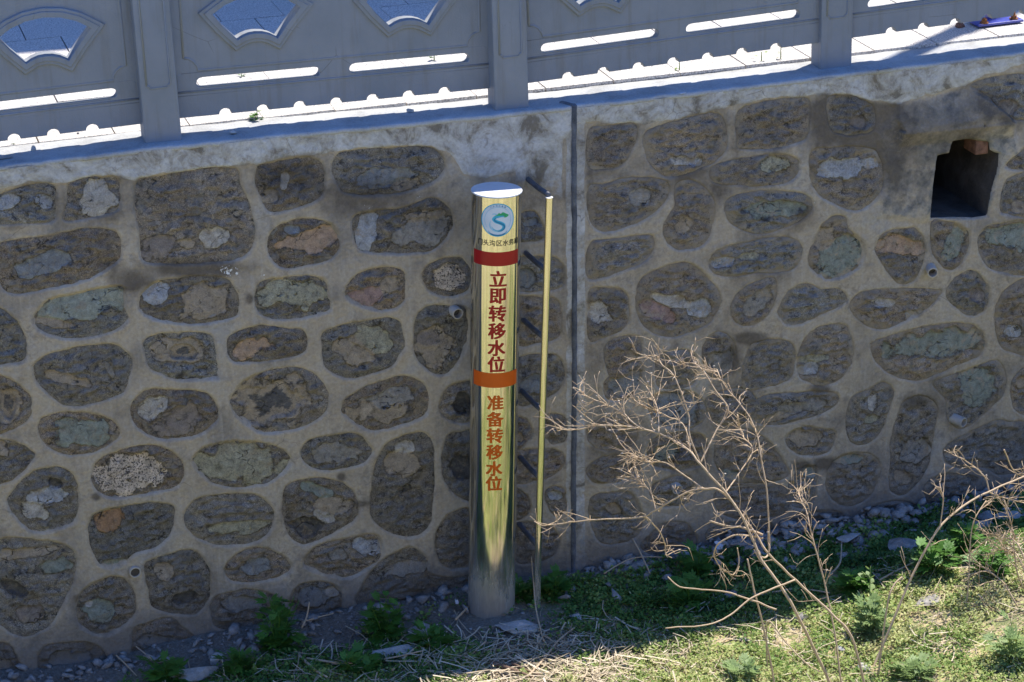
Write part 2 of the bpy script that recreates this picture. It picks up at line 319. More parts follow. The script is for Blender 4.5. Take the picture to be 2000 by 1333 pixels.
def m_granite():
    m, nt, b = mat('granite', 0.6, 0, 0.35); t = nt.nodes.new('ShaderNodeObjectInfo')
    s = nz(nt, 120, 3, 0.75); c = ramp(nt, s, [(0.38, (0.20, 0.19, 0.18)), (0.48, (0.48, 0.45, 0.42)), (0.60, (0.70, 0.66, 0.60))])
    c = mix(nt, mth(nt, 'MULTIPLY', t.outputs['Random'], 0.25), c, (0.42, 0.38, 0.34)); c = mix(nt, ramp(nt, nz(nt, 3, 5), [(0.5, 0), (0.7, 0.3)]), c, (0.42, 0.38, 0.32))
    setc(nt, b, c); bump(nt, b, s, 0.2, 0.002); return m
def m_wood(name, c0, c1):
    m, nt, b = mat(name, 0.75, 0, 0.3); n = nz(nt, 60, 4); setc(nt, b, mix(nt, n, c0, c1)); return m
MT = dict(mortar=m_mortar(), stone=m_stone(), paint=m_paint(), steel=m_steel(), cap=m_cap(), soil=m_ground(), granite=m_granite(),
    coping=m_cement('coping_cement', (0.30, 0.295, 0.28), (0.38, 0.38, 0.37), (0.45, 0.45, 0.44)),
    filler=m_cement('joint_filler', (0.07, 0.075, 0.083), (0.12, 0.125, 0.138), (0.19, 0.20, 0.215), 14, 0.8),
    drain=m_cement('drain_lining', (0.06, 0.05, 0.042), (0.10, 0.085, 0.07), (0.16, 0.14, 0.12)),
    rubble=m_cement('rubble', (0.17, 0.155, 0.135), (0.27, 0.25, 0.225), (0.40, 0.375, 0.335), 25, 0.9),
    slab=m_cement('broken_mortar', (0.26, 0.24, 0.21), (0.38, 0.36, 0.32), (0.48, 0.46, 0.43), 18, 0.9),
    pave=m_cement('pavement_bed', (0.34, 0.33, 0.31), (0.42, 0.41, 0.39), (0.50, 0.49, 0.47)),
    grout=m_cement('dark_grout', (0.05, 0.045, 0.04), (0.08, 0.07, 0.06), (0.12, 0.11, 0.10)),
    pvc=simple('grey_white_plastic', (0.46, 0.41, 0.34), 0.45, 0, 0.15, 30), bracket=simple('dark_steel', (0.125, 0.125, 0.13), 0.5, 0.4, 0.3, 30),
    red=simple('red_film', (0.36, 0.010, 0.012), 0.28, 0, 0.06, 12), orange=simple('orange_film', (0.62, 0.105, 0.008), 0.28, 0, 0.06, 12),
    black=simple('black_film', (0.012, 0.012, 0.014), 0.35, 0, 0.05), white=simple('white_film', (0.62, 0.68, 0.72), 0.35, 0, 0.05),
    blue=simple('blue_film', (0.02, 0.19, 0.36), 0.35, 0, 0.1), teal=simple('teal_film', (0.05, 0.42, 0.58), 0.35, 0, 0.15, 60), green=simple('green_film', (0.03, 0.36, 0.13), 0.35, 0, 0.3, 80),
    pale=simple('pale_blue_film', (0.32, 0.55, 0.68), 0.35, 0, 0.1, 60),
    straw=m_tint('dry_straw', [(0, (0.22, 0.165, 0.10)), (0.5, (0.46, 0.37, 0.24)), (1, (0.70, 0.60, 0.44))], 0.1),
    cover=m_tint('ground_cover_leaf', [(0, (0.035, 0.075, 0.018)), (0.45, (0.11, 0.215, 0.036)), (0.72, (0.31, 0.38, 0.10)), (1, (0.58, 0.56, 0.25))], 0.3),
    dry=m_wood('dry_stem', (0.36, 0.245, 0.14), (0.64, 0.49, 0.32)), drydark=m_wood('dark_dry_stem', (0.12, 0.07, 0.045), (0.22, 0.14, 0.09)), tuft=simple('seed_fluff', (0.46, 0.40, 0.33), 0.9, 0, 0.15, 60),
    leaf=m_leaf('mugwort_leaf', (0.065, 0.17, 0.022), (0.12, 0.27, 0.04)), leafpale=m_leaf('pale_leaf', (0.20, 0.30, 0.09), (0.32, 0.42, 0.16), 0.35),
    rust=simple('rusty_iron', (0.28, 0.12, 0.05), 0.85, 0.2, 0.5, 80, 0.5), bluemetal=simple('blue_paint', (0.055, 0.07, 0.34), 0.35, 0, 0.12, 40, 0, 0.5),
    brown=simple('brown_stone', (0.17, 0.085, 0.055), 0.7, 0, 0.5, 30, 0.5), wall2=simple('render_wall', (0.55, 0.52, 0.47), 0.9, 0, 0.08, 3), glass=simple('window_glass', (0.03, 0.04, 0.05), 0.05, 0, 0.1, 3, 0, 0.8),
    lamp=simple('grey_lamp_paint', (0.25, 0.26, 0.27), 0.4, 0.3, 0.08), litter=simple('white_litter', (0.5, 0.52, 0.55), 0.6, 0, 0.12, 40), pebble=simple('pebble', (0.40, 0.38, 0.35), 0.85, 0, 0.25, 40, 0.4))
# ================================================================ THE RETAINING WALL
# traced outline | exposed faces (kind x y rx ry rot) | amount of smeared pale mortar
FC = dict(grn=(.225, .25, .215), blu=(.15, .17, .19), org=(.33, .225, .15), pnk=(.24, .16, .15), wht=(.36, .345, .32), tan=(.265, .22, .165), gry=(.205, .20, .19), dk=(.04, .045, .055),
          grn2=(.175, .205, .18), yel=(.275, .265, .19), gra=(.50, .42, .34), pur=(.17, .145, .13), rus=(.25, .14, .07), bw=(.28, .30, .33))
STONES = '''
-30 385 0 380 50 362 105 360 110 400 108 432 62 438 0 440 -40 438|bw 15 395 25 12 -20;bw 85 392 18 12 40|.2
130 365 140 354 180 346 220 345 235 358 236 395 225 415 175 428 125 431 129 400|wht 185 387 36 32 -35|.1
267 352 300 345 400 328 462 328 472 362 487 395 499 445 497 480 475 505 425 515 307 517 275 505 270 450 261 400|pur 308 485 36 24 -20;wht 418 467 28 22 -10;tan 365 478 22 10 0|.15
-5 478 88 462 140 452 175 446 215 448 233 460 237 500 212 525 162 552 75 570 25 575 5 562 -8 520|blu 78 518 62 21 -14|.1
65 617 95 585 150 572 190 562 230 558 246 566 247 600 250 630 205 655 140 664 95 655 70 640|grn 160 595 78 27 -12;tan 110 633 40 8 8|.1
272 590 280 570 300 552 340 545 400 540 445 545 465 570 470 600 460 620 400 633 340 632 295 622 275 608|tan 400 592 54 29 -8;bw 302 572 24 20 0|.1
-40 600 0 602 25 618 45 642 54 678 50 705 25 712 -40 705||.25
64 715 88 695 138 680 212 672 238 680 261 705 257 730 245 765 212 782 162 795 120 790 75 755 64 733|tan 130 740 40 10 10;gry 215 722 7 18 -15|.3
279 680 285 662 325 650 400 651 418 665 428 710 427 738 412 742 350 744 312 732 290 715|tan 345 685 48 26 5;dk 356 690 24 13 0|.2
-30 735 0 733 32 748 60 775 63 795 55 822 25 842 0 850 -35 845|tan 18 790 22 34 0;dk 15 790 14 27 0|.1
255 795 265 778 292 760 338 759 400 766 422 785 430 810 420 830 388 852 325 861 288 850 262 830|wht 300 800 30 18 -30;pur 345 822 42 27 -5|.3
75 842 80 818 120 808 155 806 200 812 225 825 235 840 230 858 200 878 162 889 118 887 88 868|grn2 160 845 44 26 0|.2
-30 860 0 859 38 866 60 880 69 888 60 908 32 935 0 948 -30 950|tan 5 880 14 14 0|.1
177 930 190 902 225 882 280 869 325 875 355 898 362 922 350 948 312 962 238 974 205 970 182 950|gra 249 926 66 36 -6|.1
375 902 385 882 412 868 462 860 510 864 545 874 565 888 571 902 560 920 530 942 475 954 430 950 400 935|yel 470 906 84 36 0|.1
15 985 25 958 62 922 112 911 138 922 150 940 155 972 152 1012 125 1032 75 1041 38 1022|wht 70 995 24 18 0;bw 92 970 38 16 -10;dk 110 945 14 10 30|.2
170 1035 175 1015 195 998 238 989 300 981 338 987 344 1005 332 1045 305 1070 262 1085 245 1102 215 1110 192 1102 175 1068|rus 214 1014 30 19 0;grn2 228 1101 20 8 -10|.1
360 1022 365 995 392 972 462 965 500 967 522 982 537 1002 532 1030 510 1055 475 1067 425 1068 385 1052|yel 470 1030 56 13 -8|.15
-30 1058 0 1052 25 1049 108 1060 140 1072 151 1090 148 1125 135 1160 118 1195 100 1222 70 1240 38 1246 0 1222 -30 1200|tan 40 1082 70 9 -6;grn2 110 1108 24 13 -10;dk 30 1150 22 12 20;pur 60 1200 26 14 0|.3
148 1202 152 1170 175 1142 215 1125 245 1132 265 1160 265 1198 240 1225 210 1242 180 1238 155 1222|grn2 192 1196 32 20 20;wht 175 1182 10 8 0|.15
280 1105 312 1088 362 1075 388 1080 410 1112 413 1140 408 1170 392 1197 362 1202 300 1190 288 1155|dk 360 1170 22 10 -15;tan 320 1118 20 14 0|.15
437 1115 445 1098 475 1075 512 1069 550 1082 571 1105 562 1122 525 1135 470 1139 445 1130|blu 500 1108 32 17 0|.1
413 1175 440 1160 490 1152 540 1165 555 1190 535 1225 480 1235 425 1228 412 1200|gry 475 1182 34 14 0|.1
255 1260 262 1228 288 1218 330 1208 355 1225 390 1258 330 1285 265 1285|blu 300 1250 30 12 0|.1
72 1305 78 1272 105 1258 162 1253 195 1265 212 1285 215 1310 150 1340 80 1340|blu 140 1292 50 16 0|.1
-30 1255 0 1254 20 1262 33 1282 42 1310 42 1355 -30 1360|gry 5 1310 22 20 0|.1
500 332 512 320 562 310 605 307 632 320 635 362 625 388 590 405 542 417 520 412 507 385 498 358|tan 527 385 16 14 0;wht 556 355 7 16 10|.1
660 300 700 293 775 287 840 286 865 305 872 330 850 355 812 372 738 383 682 380 660 362 645 330|blu 748 347 54 17 -8;tan 795 362 30 10 -10|.15
522 482 527 457 550 437 600 427 645 435 662 460 662 490 638 512 590 522 550 525 528 505|org 602 472 52 20 -16;blu 574 450 16 9 0|.1
690 425 737 410 780 408 840 388 870 397 887 425 880 455 850 487 812 497 725 495 695 480|bw 718 452 20 34 10;tan 830 425 40 16 -10;gry 830 450 56 26 -10|.2
497 595 500 565 520 548 590 539 630 545 645 570 648 595 640 610 600 622 560 626 515 620|yel 572 575 66 25 0|.1
673 570 685 545 715 527 760 520 790 530 794 560 790 590 765 605 735 607 700 598 680 585|pnk 722 578 36 18 -20;tan 762 562 26 18 -20|.1
822 540 840 515 875 505 905 505 920 530 918 560 900 578 870 580 840 570|gra 878 548 30 27 0|.1
442 672 450 655 475 643 510 636 562 642 590 643 602 662 597 688 570 700 512 708 462 710 445 698|org 485 682 36 16 -15|.15
628 675 630 652 658 638 732 622 778 626 792 670 782 695 762 720 700 740 662 738 633 715|tan 690 685 40 26 20;yel 730 665 36 22 25|.1
807 662 812 625 830 602 875 596 912 604 914 670 890 718 870 732 845 732 812 700|tan 848 680 32 34 20;pur 840 665 24 16 0|.1
450 778 475 745 525 725 575 718 610 728 630 745 644 772 635 808 590 835 518 848 475 825 453 800|tan 535 782 64 46 0;dk 530 785 52 36 -10|.15
666 795 675 780 725 750 788 735 820 743 840 770 835 808 795 830 730 842 700 832 670 812|tan 745 798 62 22 -10;gry 760 783 50 19 -8|.15
858 792 868 765 890 748 930 745 940 790 930 825 890 826 865 810|dk 905 790 18 20 0|.3
587 882 605 860 660 848 700 847 722 870 728 885 712 905 688 915 630 920 597 905|gry 660 885 44 20 -10|.3
735 900 755 868 790 850 830 844 848 865 850 900 848 975 845 1020 825 1045 795 1053 770 1045 735 1025 723 1000 725 950|wht 790 875 20 12 0;tan 785 905 34 20 0;dk 790 958 13 8 -10|.2
865 880 875 850 900 845 935 850 940 985 915 982 885 965 868 940 862 905|dk 905 920 20 30 10|.2
550 985 555 955 575 942 612 934 662 940 688 960 701 985 695 1015 650 1045 600 1065 568 1052 552 1022|dk 602 1030 28 17 0;wht 632 1008 20 10 25;grn2 622 960 30 10 20;tan 650 990 34 16 0|.2
592 1105 600 1080 638 1060 700 1046 732 1045 747 1060 745 1090 720 1110 675 1130 625 1120|bw 712 1068 30 15 10;gry 660 1085 20 10 0|.15
848 1048 862 1020 882 1003 930 1000 935 1100 910 1110 870 1108 852 1085||.3
705 1150 730 1110 765 1082 805 1068 835 1090 840 1120 880 1128 930 1125 930 1165 800 1190 700 1185|gry 790 1112 36 12 -10|.2
575 1150 600 1138 640 1138 665 1155 670 1185 655 1215 590 1215 565 1185|blu 610 1165 30 18 0;wht 648 1156 12 9 0|.1
1005 508 1060 500 1090 508 1103 530 1100 558 1070 568 1010 568|blu 1025 545 18 16 0|.9
1005 588 1060 580 1093 592 1095 655 1058 670 1010 672||.5
1005 705 1075 692 1100 710 1102 750 1068 780 1010 792|blu 1045 750 26 16 -20|.8
1003 815 1030 822 1040 845 1028 868 1003 880||.6
1068 810 1105 815 1107 858 1078 868 1062 842||.6
1003 885 1060 877 1095 882 1103 905 1083 930 1045 942 1003 945||.8
1003 957 1027 965 1037 992 1025 1012 1003 1015||.5
1065 960 1083 952 1105 960 1105 1000 1083 1008 1068 985|bw 1083 968 15 9 10|.3
1005 1025 1070 1025 1088 1042 1095 1062 1075 1090 1012 1100||.6
1012 425 1042 412 1060 432 1062 466 1030 476 1010 470|blu 1035 435 14 6 -15|.4
1150 255 1190 245 1237 242 1245 268 1232 298 1217 322 1175 332 1148 325||.35
1260 260 1300 242 1350 228 1400 222 1417 242 1420 288 1400 315 1370 330 1325 345 1300 346 1275 328 1261 298|wht 1332 316 18 9 0;bw 1358 318 13 8 0|.4
1440 218 1480 200 1540 192 1580 196 1583 240 1575 270 1550 283 1500 292 1450 292 1440 275||.45
1617 192 1662 187 1700 202 1710 225 1707 255 1675 266 1645 264 1620 248||.2
1895 168 1925 155 2010 150 2030 240 2000 235 1975 230 1925 185||.1
1150 368 1178 360 1225 348 1275 348 1304 355 1309 375 1295 402 1250 435 1200 452 1170 452 1150 430||1
1317 380 1322 360 1350 352 1380 370 1397 405 1390 455 1370 482 1325 490 1298 468 1296 438 1315 405||1
1385 342 1393 325 1440 312 1500 303 1540 302 1560 312 1563 335 1545 355 1500 364 1440 362 1395 358|yel 1510 325 32 14 -5|.3
1415 412 1420 392 1450 378 1500 374 1550 375 1583 385 1590 405 1580 420 1550 438 1500 455 1460 455 1425 435|grn2 1515 410 58 16 -5|.4
1579 320 1585 295 1612 289 1692 289 1717 305 1726 338 1717 382 1688 410 1655 410 1600 382 1582 350|bw 1650 329 52 17 -8|.2
1952 408 1967 350 2020 342 2030 425 1970 420||.3
1960 325 1985 300 2025 280 2025 330 1985 332||.3
1150 478 1180 468 1262 458 1280 470 1278 490 1262 510 1225 527 1150 547||1
1385 510 1395 492 1425 480 1470 472 1510 464 1540 465 1560 475 1568 492 1560 515 1540 530 1480 535 1420 542 1390 530|bw 1412 514 20 10 -10;yel 1465 502 18 9 0|.9
1580 500 1588 475 1605 438 1630 421 1652 425 1660 448 1685 470 1690 488 1685 512 1655 538 1620 547 1598 538 1582 522|tan 1610 470 24 30 -30;grn2 1640 502 46 38 -20|.2
1710 478 1725 455 1770 445 1792 448 1810 478 1805 510 1792 542 1770 555 1750 550 1725 522 1711 498|org 1755 479 42 17 5|.5
1818 435 1850 432 1880 442 1895 460 1890 495 1870 525 1845 525 1822 498|grn2 1864 475 17 36 25|.4
1909 475 1920 448 1950 438 2010 436 2030 530 1962 535 1925 518|grn2 1978 464 46 24 0|.3
1240 600 1245 560 1270 532 1312 515 1350 515 1380 540 1407 575 1400 618 1370 642 1325 659 1288 655 1255 635|pnk 1280 606 34 14 25;bw 1364 602 20 15 0;wht 1320 590 40 10 10|.7
1150 572 1188 562 1220 568 1228 600 1222 640 1175 662 1150 660|wht 1172 610 22 26 0|.6
1428 612 1435 580 1462 558 1500 543 1515 548 1518 575 1507 605 1485 632 1460 638 1440 632|gry 1482 590 28 18 -40|.3
1520 605 1538 572 1562 556 1585 555 1605 565 1640 565 1657 585 1640 600 1612 612 1580 628 1545 638 1525 625||.25
1661 605 1665 585 1688 568 1750 564 1835 567 1832 585 1800 612 1762 632 1718 645 1680 628|wht 1725 592 20 8 0;bw 1780 618 12 11 0|.8
1850 580 1858 552 1882 532 1910 532 1928 555 1932 585 1925 608 1900 620 1875 610||.4
1942 622 1948 590 1970 560 2010 545 2040 600 2030 690 1970 688 1948 662|bw 1980 650 16 12 0|.9
1558 695 1575 658 1610 636 1650 635 1665 660 1667 700 1662 718 1640 742 1605 754 1565 740 1556 715|yel 1585 703 26 8 -5;bw 1580 722 24 12 -15|.5
1700 678 1712 665 1775 645 1838 633 1895 633 1920 650 1925 675 1910 698 1862 718 1825 735 1795 745 1750 738 1712 712|grn2 1828 672 86 23 -9|.3
1822 748 1875 728 1938 705 1957 715 1967 745 1960 775 1935 800 1905 825 1875 838 1850 820 1845 782|grn2 1912 755 36 34 0|.3
1975 770 1982 738 2010 718 2040 760 2020 812 1982 802|tan 1995 745 12 10 0|.3
1372 685 1387 658 1412 650 1435 670 1439 705 1425 735 1400 742 1380 730|gry 1405 705 26 24 0|.5
1462 680 1480 668 1510 663 1545 668 1555 690 1550 735 1530 750 1500 758 1455 762 1452 720||.5
1185 675 1225 655 1250 665 1252 705 1245 728 1200 740 1185 718||.3
1180 745 1212 722 1250 708 1258 730 1250 755 1225 782 1185 780|blu 1225 750 30 22 -30|.2
1283 700 1325 683 1358 692 1362 740 1338 760 1285 758||.3
1268 780 1300 762 1350 765 1378 790 1375 820 1340 840 1290 832 1268 810|blu 1320 798 42 28 0|.2
1385 775 1440 760 1475 775 1480 810 1450 830 1400 828 1380 800||.3
1470 790 1500 772 1545 768 1600 765 1635 770 1638 785 1625 800 1588 815 1525 830 1485 828 1468 812|gry 1570 795 54 12 -8;tan 1515 815 24 9 -10|.4
1533 862 1538 848 1562 835 1582 832 1608 836 1630 842 1633 860 1620 882 1592 892 1562 890 1540 875|tan 1570 855 32 17 5|.1
1652 838 1660 782 1690 762 1725 747 1748 765 1740 800 1725 840 1705 862 1680 872 1660 862|yel 1700 819 18 8 -15;wht 1705 785 10 18 10|.3
1737 912 1740 862 1752 812 1765 785 1795 772 1822 782 1833 802 1825 855 1815 908 1798 940 1765 970 1740 962 1735 938|gry 1788 882 24 24 -20;tan 1766 934 18 14 0|.2
1612 940 1625 905 1655 886 1690 884 1715 898 1721 918 1705 962 1682 985 1650 991 1625 975|grn2 1660 898 30 9 0|1
1540 965 1543 940 1565 915 1592 912 1597 940 1592 975 1568 995 1545 988|grn2 1580 922 12 9 0|.8
1840 890 1850 870 1900 842 1950 822 1972 825 2010 830 2040 900 1960 930 1925 915 1888 917 1850 908|gry 1860 888 14 8 0|.3
1805 968 1812 942 1850 925 1900 930 1910 940 1890 968 1862 998 1825 998||.7
1680 1022 1690 1000 1725 982 1762 979 1790 988 1792 1008 1750 1022 1700 1033||.5
1525 1035 1550 1008 1588 999 1640 1000 1650 1012 1650 1040 1590 1050 1530 1050||.6
1147 838 1175 818 1212 822 1240 835 1245 860 1220 878 1175 878 1150 862||.4
1145 920 1162 900 1195 890 1237 892 1250 910 1237 932 1205 945 1162 945||.6
1150 992 1160 970 1200 960 1237 965 1255 1005 1250 1040 1220 1062 1175 1062 1155 1030||.8
1252 1068 1270 1042 1300 1020 1338 1020 1360 1045 1360 1068 1325 1085 1275 1085||.3
1265 880 1280 855 1330 845 1370 850 1385 880 1370 910 1320 920 1275 910|grn2 1300 885 24 14 -20|.3
1395 870 1420 845 1460 840 1500 860 1530 900 1540 930 1500 945 1430 940 1400 915|grn2 1420 930 20 10 0|.3
1270 950 1300 935 1345 930 1355 960 1340 985 1290 990 1272 975||.4
1400 960 1450 950 1530 950 1545 985 1520 1010 1440 1015 1400 995||.5
1380 1040 1420 1022 1500 1020 1510 1050 1460 1062 1390 1062||.5
'''
# soft dirt, damp and lime marks on the masonry: x y rx ry strength (photograph pixels)
STAINS = [(380, 525, 130, 24, 1.0), (260, 545, 60, 36, .8), (560, 350, 120, 60, .8), (730, 385, 190, 60, .85), (860, 420, 70, 90, .6), (250, 560, 40, 16, .8), (212, 520, 60, 22, .5), (352, 735, 12, 8, 1), (187, 970, 12, 10, 1), (667, 932, 10, 10, 1), (488, 585, 10, 12, .9), (1600, 762, 24, 12, .8),
    (1470, 662, 36, 12, 1), (1425, 700, 22, 32, .8), (1612, 905, 28, 14, .9), (1565, 910, 24, 14, .9), (1570, 420, 36, 34, .7), (1490, 428, 18, 8, .8), (1790, 785, 40, 20, .8), (1420, 250, 130, 60, .45), (1180, 290, 60, 70, .4), (1950, 200, 70, 50, .6), (1620, 190, 40, 24, .5), (1760, 700, 50, 16, .5), (705, 985, 30, 8, .8),
    (1300, 880, 170, 80, .45), (150, 1170, 12, 14, .6), (710, 1040, 16, 10, .5), (425, 1175, 16, 18, .7), (1160, 720, 22, 80, .35), (30, 400, 80, 50, .35), (1545, 340, 30, 50, .4), (1700, 250, 30, 26, .4), (940, 350, 40, 30, .4), (690, 440, 30, 30, .3)]
SALTS = [(450, 530, 34, 16, .75), (515, 540, 8, 14, .6), (815, 385, 18, 14, .45), (835, 395, 40, 12, .35), (720, 405, 22, 8, .45), (1590, 395, 10, 30, .4), (1880, 168, 12, 8, .6), (665, 485, 6, 16, .4)]
BAND_LOW = [(-400, 405), (0, 372), (55, 352), (105, 357), (150, 350), (235, 340), (262, 350), (300, 342), (462, 324), (500, 325), (560, 305), (640, 300), (700, 290), (840, 283), (880, 300), (905, 345), (950, 348), (1040, 320), (1060, 285), (1100, 272), (1130, 240), (1240, 240), (1290, 240), (1400, 212), (1500, 190), (1580, 188), (1660, 183), (1700, 198), (1760, 200), (1850, 175), (1900, 158), (2000, 125), (2400, 80)]
TOP = np.array([(-60, 2.40), (-2.318, 2.406), (-1.692, 2.412), (-1.071, 2.401), (-.203, 2.382), (.246, 2.378), (.958, 2.376), (1.734, 2.381), (2.54, 2.385), (60, 2.39)])
def ztop(x): return np.interp(x, TOP[:, 0], TOP[:, 1])
def blob(px, py, L, soft=True):
    r = np.zeros_like(px)
    for x, y, a, b, s in L: r = np.maximum(r, s*np.exp(-1.2*(((px-x)/a)**2+((py-y)/b)**2)))
    return r
def inpoly(px, py, P):
    c = np.zeros(px.shape, bool); n = len(P)
    for i in range(n):
        x0, y0 = P[i]; x1, y1 = P[(i+1) % n]
        if y0 != y1: c ^= ((y0 > py) != (y1 > py)) & (px < (x1-x0)*(py-y0)/(y1-y0)+x0)
    return c
def dpoly(px, py, P):
    d = np.full(px.shape, 1e9); n = len(P)
    for i in range(n):
        ax, ay = P[i]; bx, by = P[(i+1) % n]; ux, uy = bx-ax, by-ay; L = ux*ux+uy*uy+1e-9
        t = np.clip(((px-ax)*ux+(py-ay)*uy)/L, 0, 1); d = np.minimum(d, (px-ax-t*ux)**2+(py-ay-t*uy)**2)
    return np.where(inpoly(px, py, P), -1, 1)*np.sqrt(d)
stones = []
for ln in STONES.strip().split('\n'):
    a, b, c = ln.split('|'); p = np.array(a.split(), float).reshape(-1, 2)
    faces = [(q.split()[0], *map(float, q.split()[1:])) for q in b.split(';') if q.strip()]
    o = catmull(p, 9, True); w = onY(o[:, 0], o[:, 1]); j = gnoise(np.stack([w[:, 0]*28, w[:, 2]*28, np.full(len(w), len(stones)*3.1)], 1))
    k = gnoise(np.stack([w[:, 0]*9, w[:, 2]*9, np.full(len(w), len(stones)*3.1)], 1))
    ctr = o.mean(0); d = o-ctr; L = np.linalg.norm(d, axis=1)[:, None]; o = o+d/L*(j*2.6+k*3.5)[:, None]
    stones.append((ctr, o, faces, float(c)))
# the same masonry goes on beyond both edges of the picture
for xa, xb in ((-4.5, -2.72), (2.80, 5.3)):
    for row in range(8):
        x = xa+.05*random.random()
        while x < xb-.2:
            w_ = random.uniform(.14, .25); cx0, cz0 = x+w_, .14+row*.285+random.uniform(-.03, .03); h_ = random.uniform(.095, .122); x += 2*w_+.06
            if cx0+w_ > xb: break
            tt = np.linspace(0, 6.283, 40, False); e_ = random.uniform(2.1, 3.2); ca, sa = np.cos(tt), np.sin(tt); rr_ = (np.abs(ca)**e_+np.abs(sa)**e_)**(-1/e_)*(1+.07*np.sin(tt*2+random.random()*6)+.05*np.sin(tt*3+random.random()*6))
            wx, wz = cx0+w_*rr_*ca, cz0+h_*rr_*sa; o = np.stack(topx(np.stack([wx, 0*wx, wz], -1)), 1); ctr = o.mean(0)
            if any(np.abs(ctr-s_[0]).max() < 60 for s_ in stones): continue
            stones.append((ctr, o, [], random.random()))
HOLE = np.array([(1818, 427), (1821, 385), (1825, 350), (1832, 305), (1843, 303), (1855, 300), (1858, 286), (1862, 277), (1878, 274), (1892, 273), (1912, 276), (1932, 278), (1934, 293), (1942, 298), (1951, 300), (1949, 325), (1945, 345), (1935, 380), (1929, 422), (1900, 426), (1860, 425)], float)
wall = thing('retaining_wall', 'tall retaining wall of cobbles set in pale mortar with cement coping', 'wall')
# ---- mortar: one relief sheet, pressed back where the stones sit
xs = np.concatenate([np.linspace(-40, -4.6, 60)[:-1], np.arange(-4.6, -2.8, 0.013), np.arange(-2.8, 3.15, 0.0068), np.arange(3.15, 5.4, 0.013), np.linspace(5.4, 40, 60)]); nv = 385
vv = np.linspace(0, 1, nv); X = np.repeat(xs[:, None], nv, 1); ZT = ztop(xs)-0.012; Z = -0.25+vv[None, :]*(ZT[:, None]+0.25)
P3 = np.stack([X, np.zeros_like(X), Z], -1); PX, PY = topx(P3)
disp = np.zeros_like(X); fine = (np.abs(X-0.17) < 3.2)
pf = P3.reshape(-1, 3); disp += (fbm(pf, 2.2, 3)*0.010+fbm(pf, 14, 3)*0.0036).reshape(X.shape)
sd = np.full(X.shape, 1e3)
for ctr, o, fs, stv in stones:
    x0, y0 = o.min(0)-16; x1, y1 = o.max(0)+16
    m = (PX > x0) & (PX < x1) & (PY > y0) & (PY < y1)
    if m.any(): sd[m] = np.minimum(sd[m], dpoly(PX[m], PY[m], o))
rec = sstep(1.6, -3.4, sd); lip = np.exp(-((sd-4)/4.0)**2)*0.0012
disp = disp-lip*(sd > 0)+0.013*rec+0.05*sstep(-4, -14, sd)
bl = np.interp(PX, *np.array(BAND_LOW).T); w1 = (fbm(pf, 9, 4)*9).reshape(X.shape)
bandf = sstep(-8, 8, bl-PY+w1)
jx = (PX > 1101) & (PX < 1146)
bandf = np.maximum(bandf, 0.62*sstep(1101, 1108, PX)*sstep(1147, 1140, PX))
bandf = np.maximum(bandf, 0.75*sstep(1000, 1010, PX)*sstep(1104, 1095, PX)*sstep(480, 300, PY))
disp -= 0.007*bandf*(rec < .5)
LEDGE = np.array([(1752, 203), (1800, 190), (1850, 178), (1885, 171), (1925, 192), (1955, 215), (1977, 236), (1920, 241), (1840, 249), (1762, 256), (1752, 232)], float)
mL = (PX > 1735) & (PX < 1990) & (PY > 165) & (PY < 285); dl = np.full(X.shape, 50.0); dl[mL] = dpoly(PX[mL], PY[mL], LEDGE)
tl = np.clip((PY-(200-(PX-1752)*0.2))/50.0, 0, 1.15); lowe = 256-(PX-1762)*0.088
ledge = np.where(dl < 0, tl, 0)*0.04; under = np.where((dl >= 0) & (PY > lowe-1) & (PX > 1756) & (PX < 1978), np.clip(1-(PY-lowe)/30, 0, 1), 0)*0.04
disp -= np.maximum(ledge, under)
patch = np.zeros_like(X); mP = (PX > 1700) & (PX < 2000) & (PY > 150) & (PY < 440)
PATCH = np.array([(1712, 260), (1760, 205), (1885, 170), (1978, 236), (1990, 300), (1955, 330), (1935, 425), (1822, 432), (1712, 425), (1730, 340)], float)
patch[mP] = sstep(6, -10, dpoly(PX[mP], PY[mP], PATCH)+w1[mP]); disp -= 0.010*patch*(dl > 0)
smallr = (fbm(pf, 45, 2)*0.0020).reshape(X.shape); disp += smallr
hd = np.full(X.shape, 99.0); mH = (PX > 1790) & (PX < 1980) & (PY > 250) & (PY < 450); hd[mH] = dpoly(PX[mH], PY[mH], HOLE)
V = np.stack([X, disp, Z], -1).reshape(-1, 3); Q = gridq(len(xs), nv)
hf = (hd < 0).ravel(); hole = hf[Q].all(1); Q = Q[~hole]
for vi in np.unique(Q[hf[Q]]):        # pull the last ring of vertices onto the traced edge
    pq = np.array([PX.ravel()[vi], PY.ravel()[vi]]); bst = None
    for i in range(len(HOLE)):
        a_, b_ = HOLE[i], HOLE[(i+1) % len(HOLE)]; t_ = np.clip(np.dot(pq-a_, b_-a_)/np.dot(b_-a_, b_-a_), 0, 1); c_ = a_+t_*(b_-a_); dd = np.hypot(*(pq-c_))
        if bst is None or dd < bst[0]: bst = (dd, c_)
    ww = onY(bst[1][:1], bst[1][1:])[0]; V[vi, 0], V[vi, 2] = ww[0], ww[2]
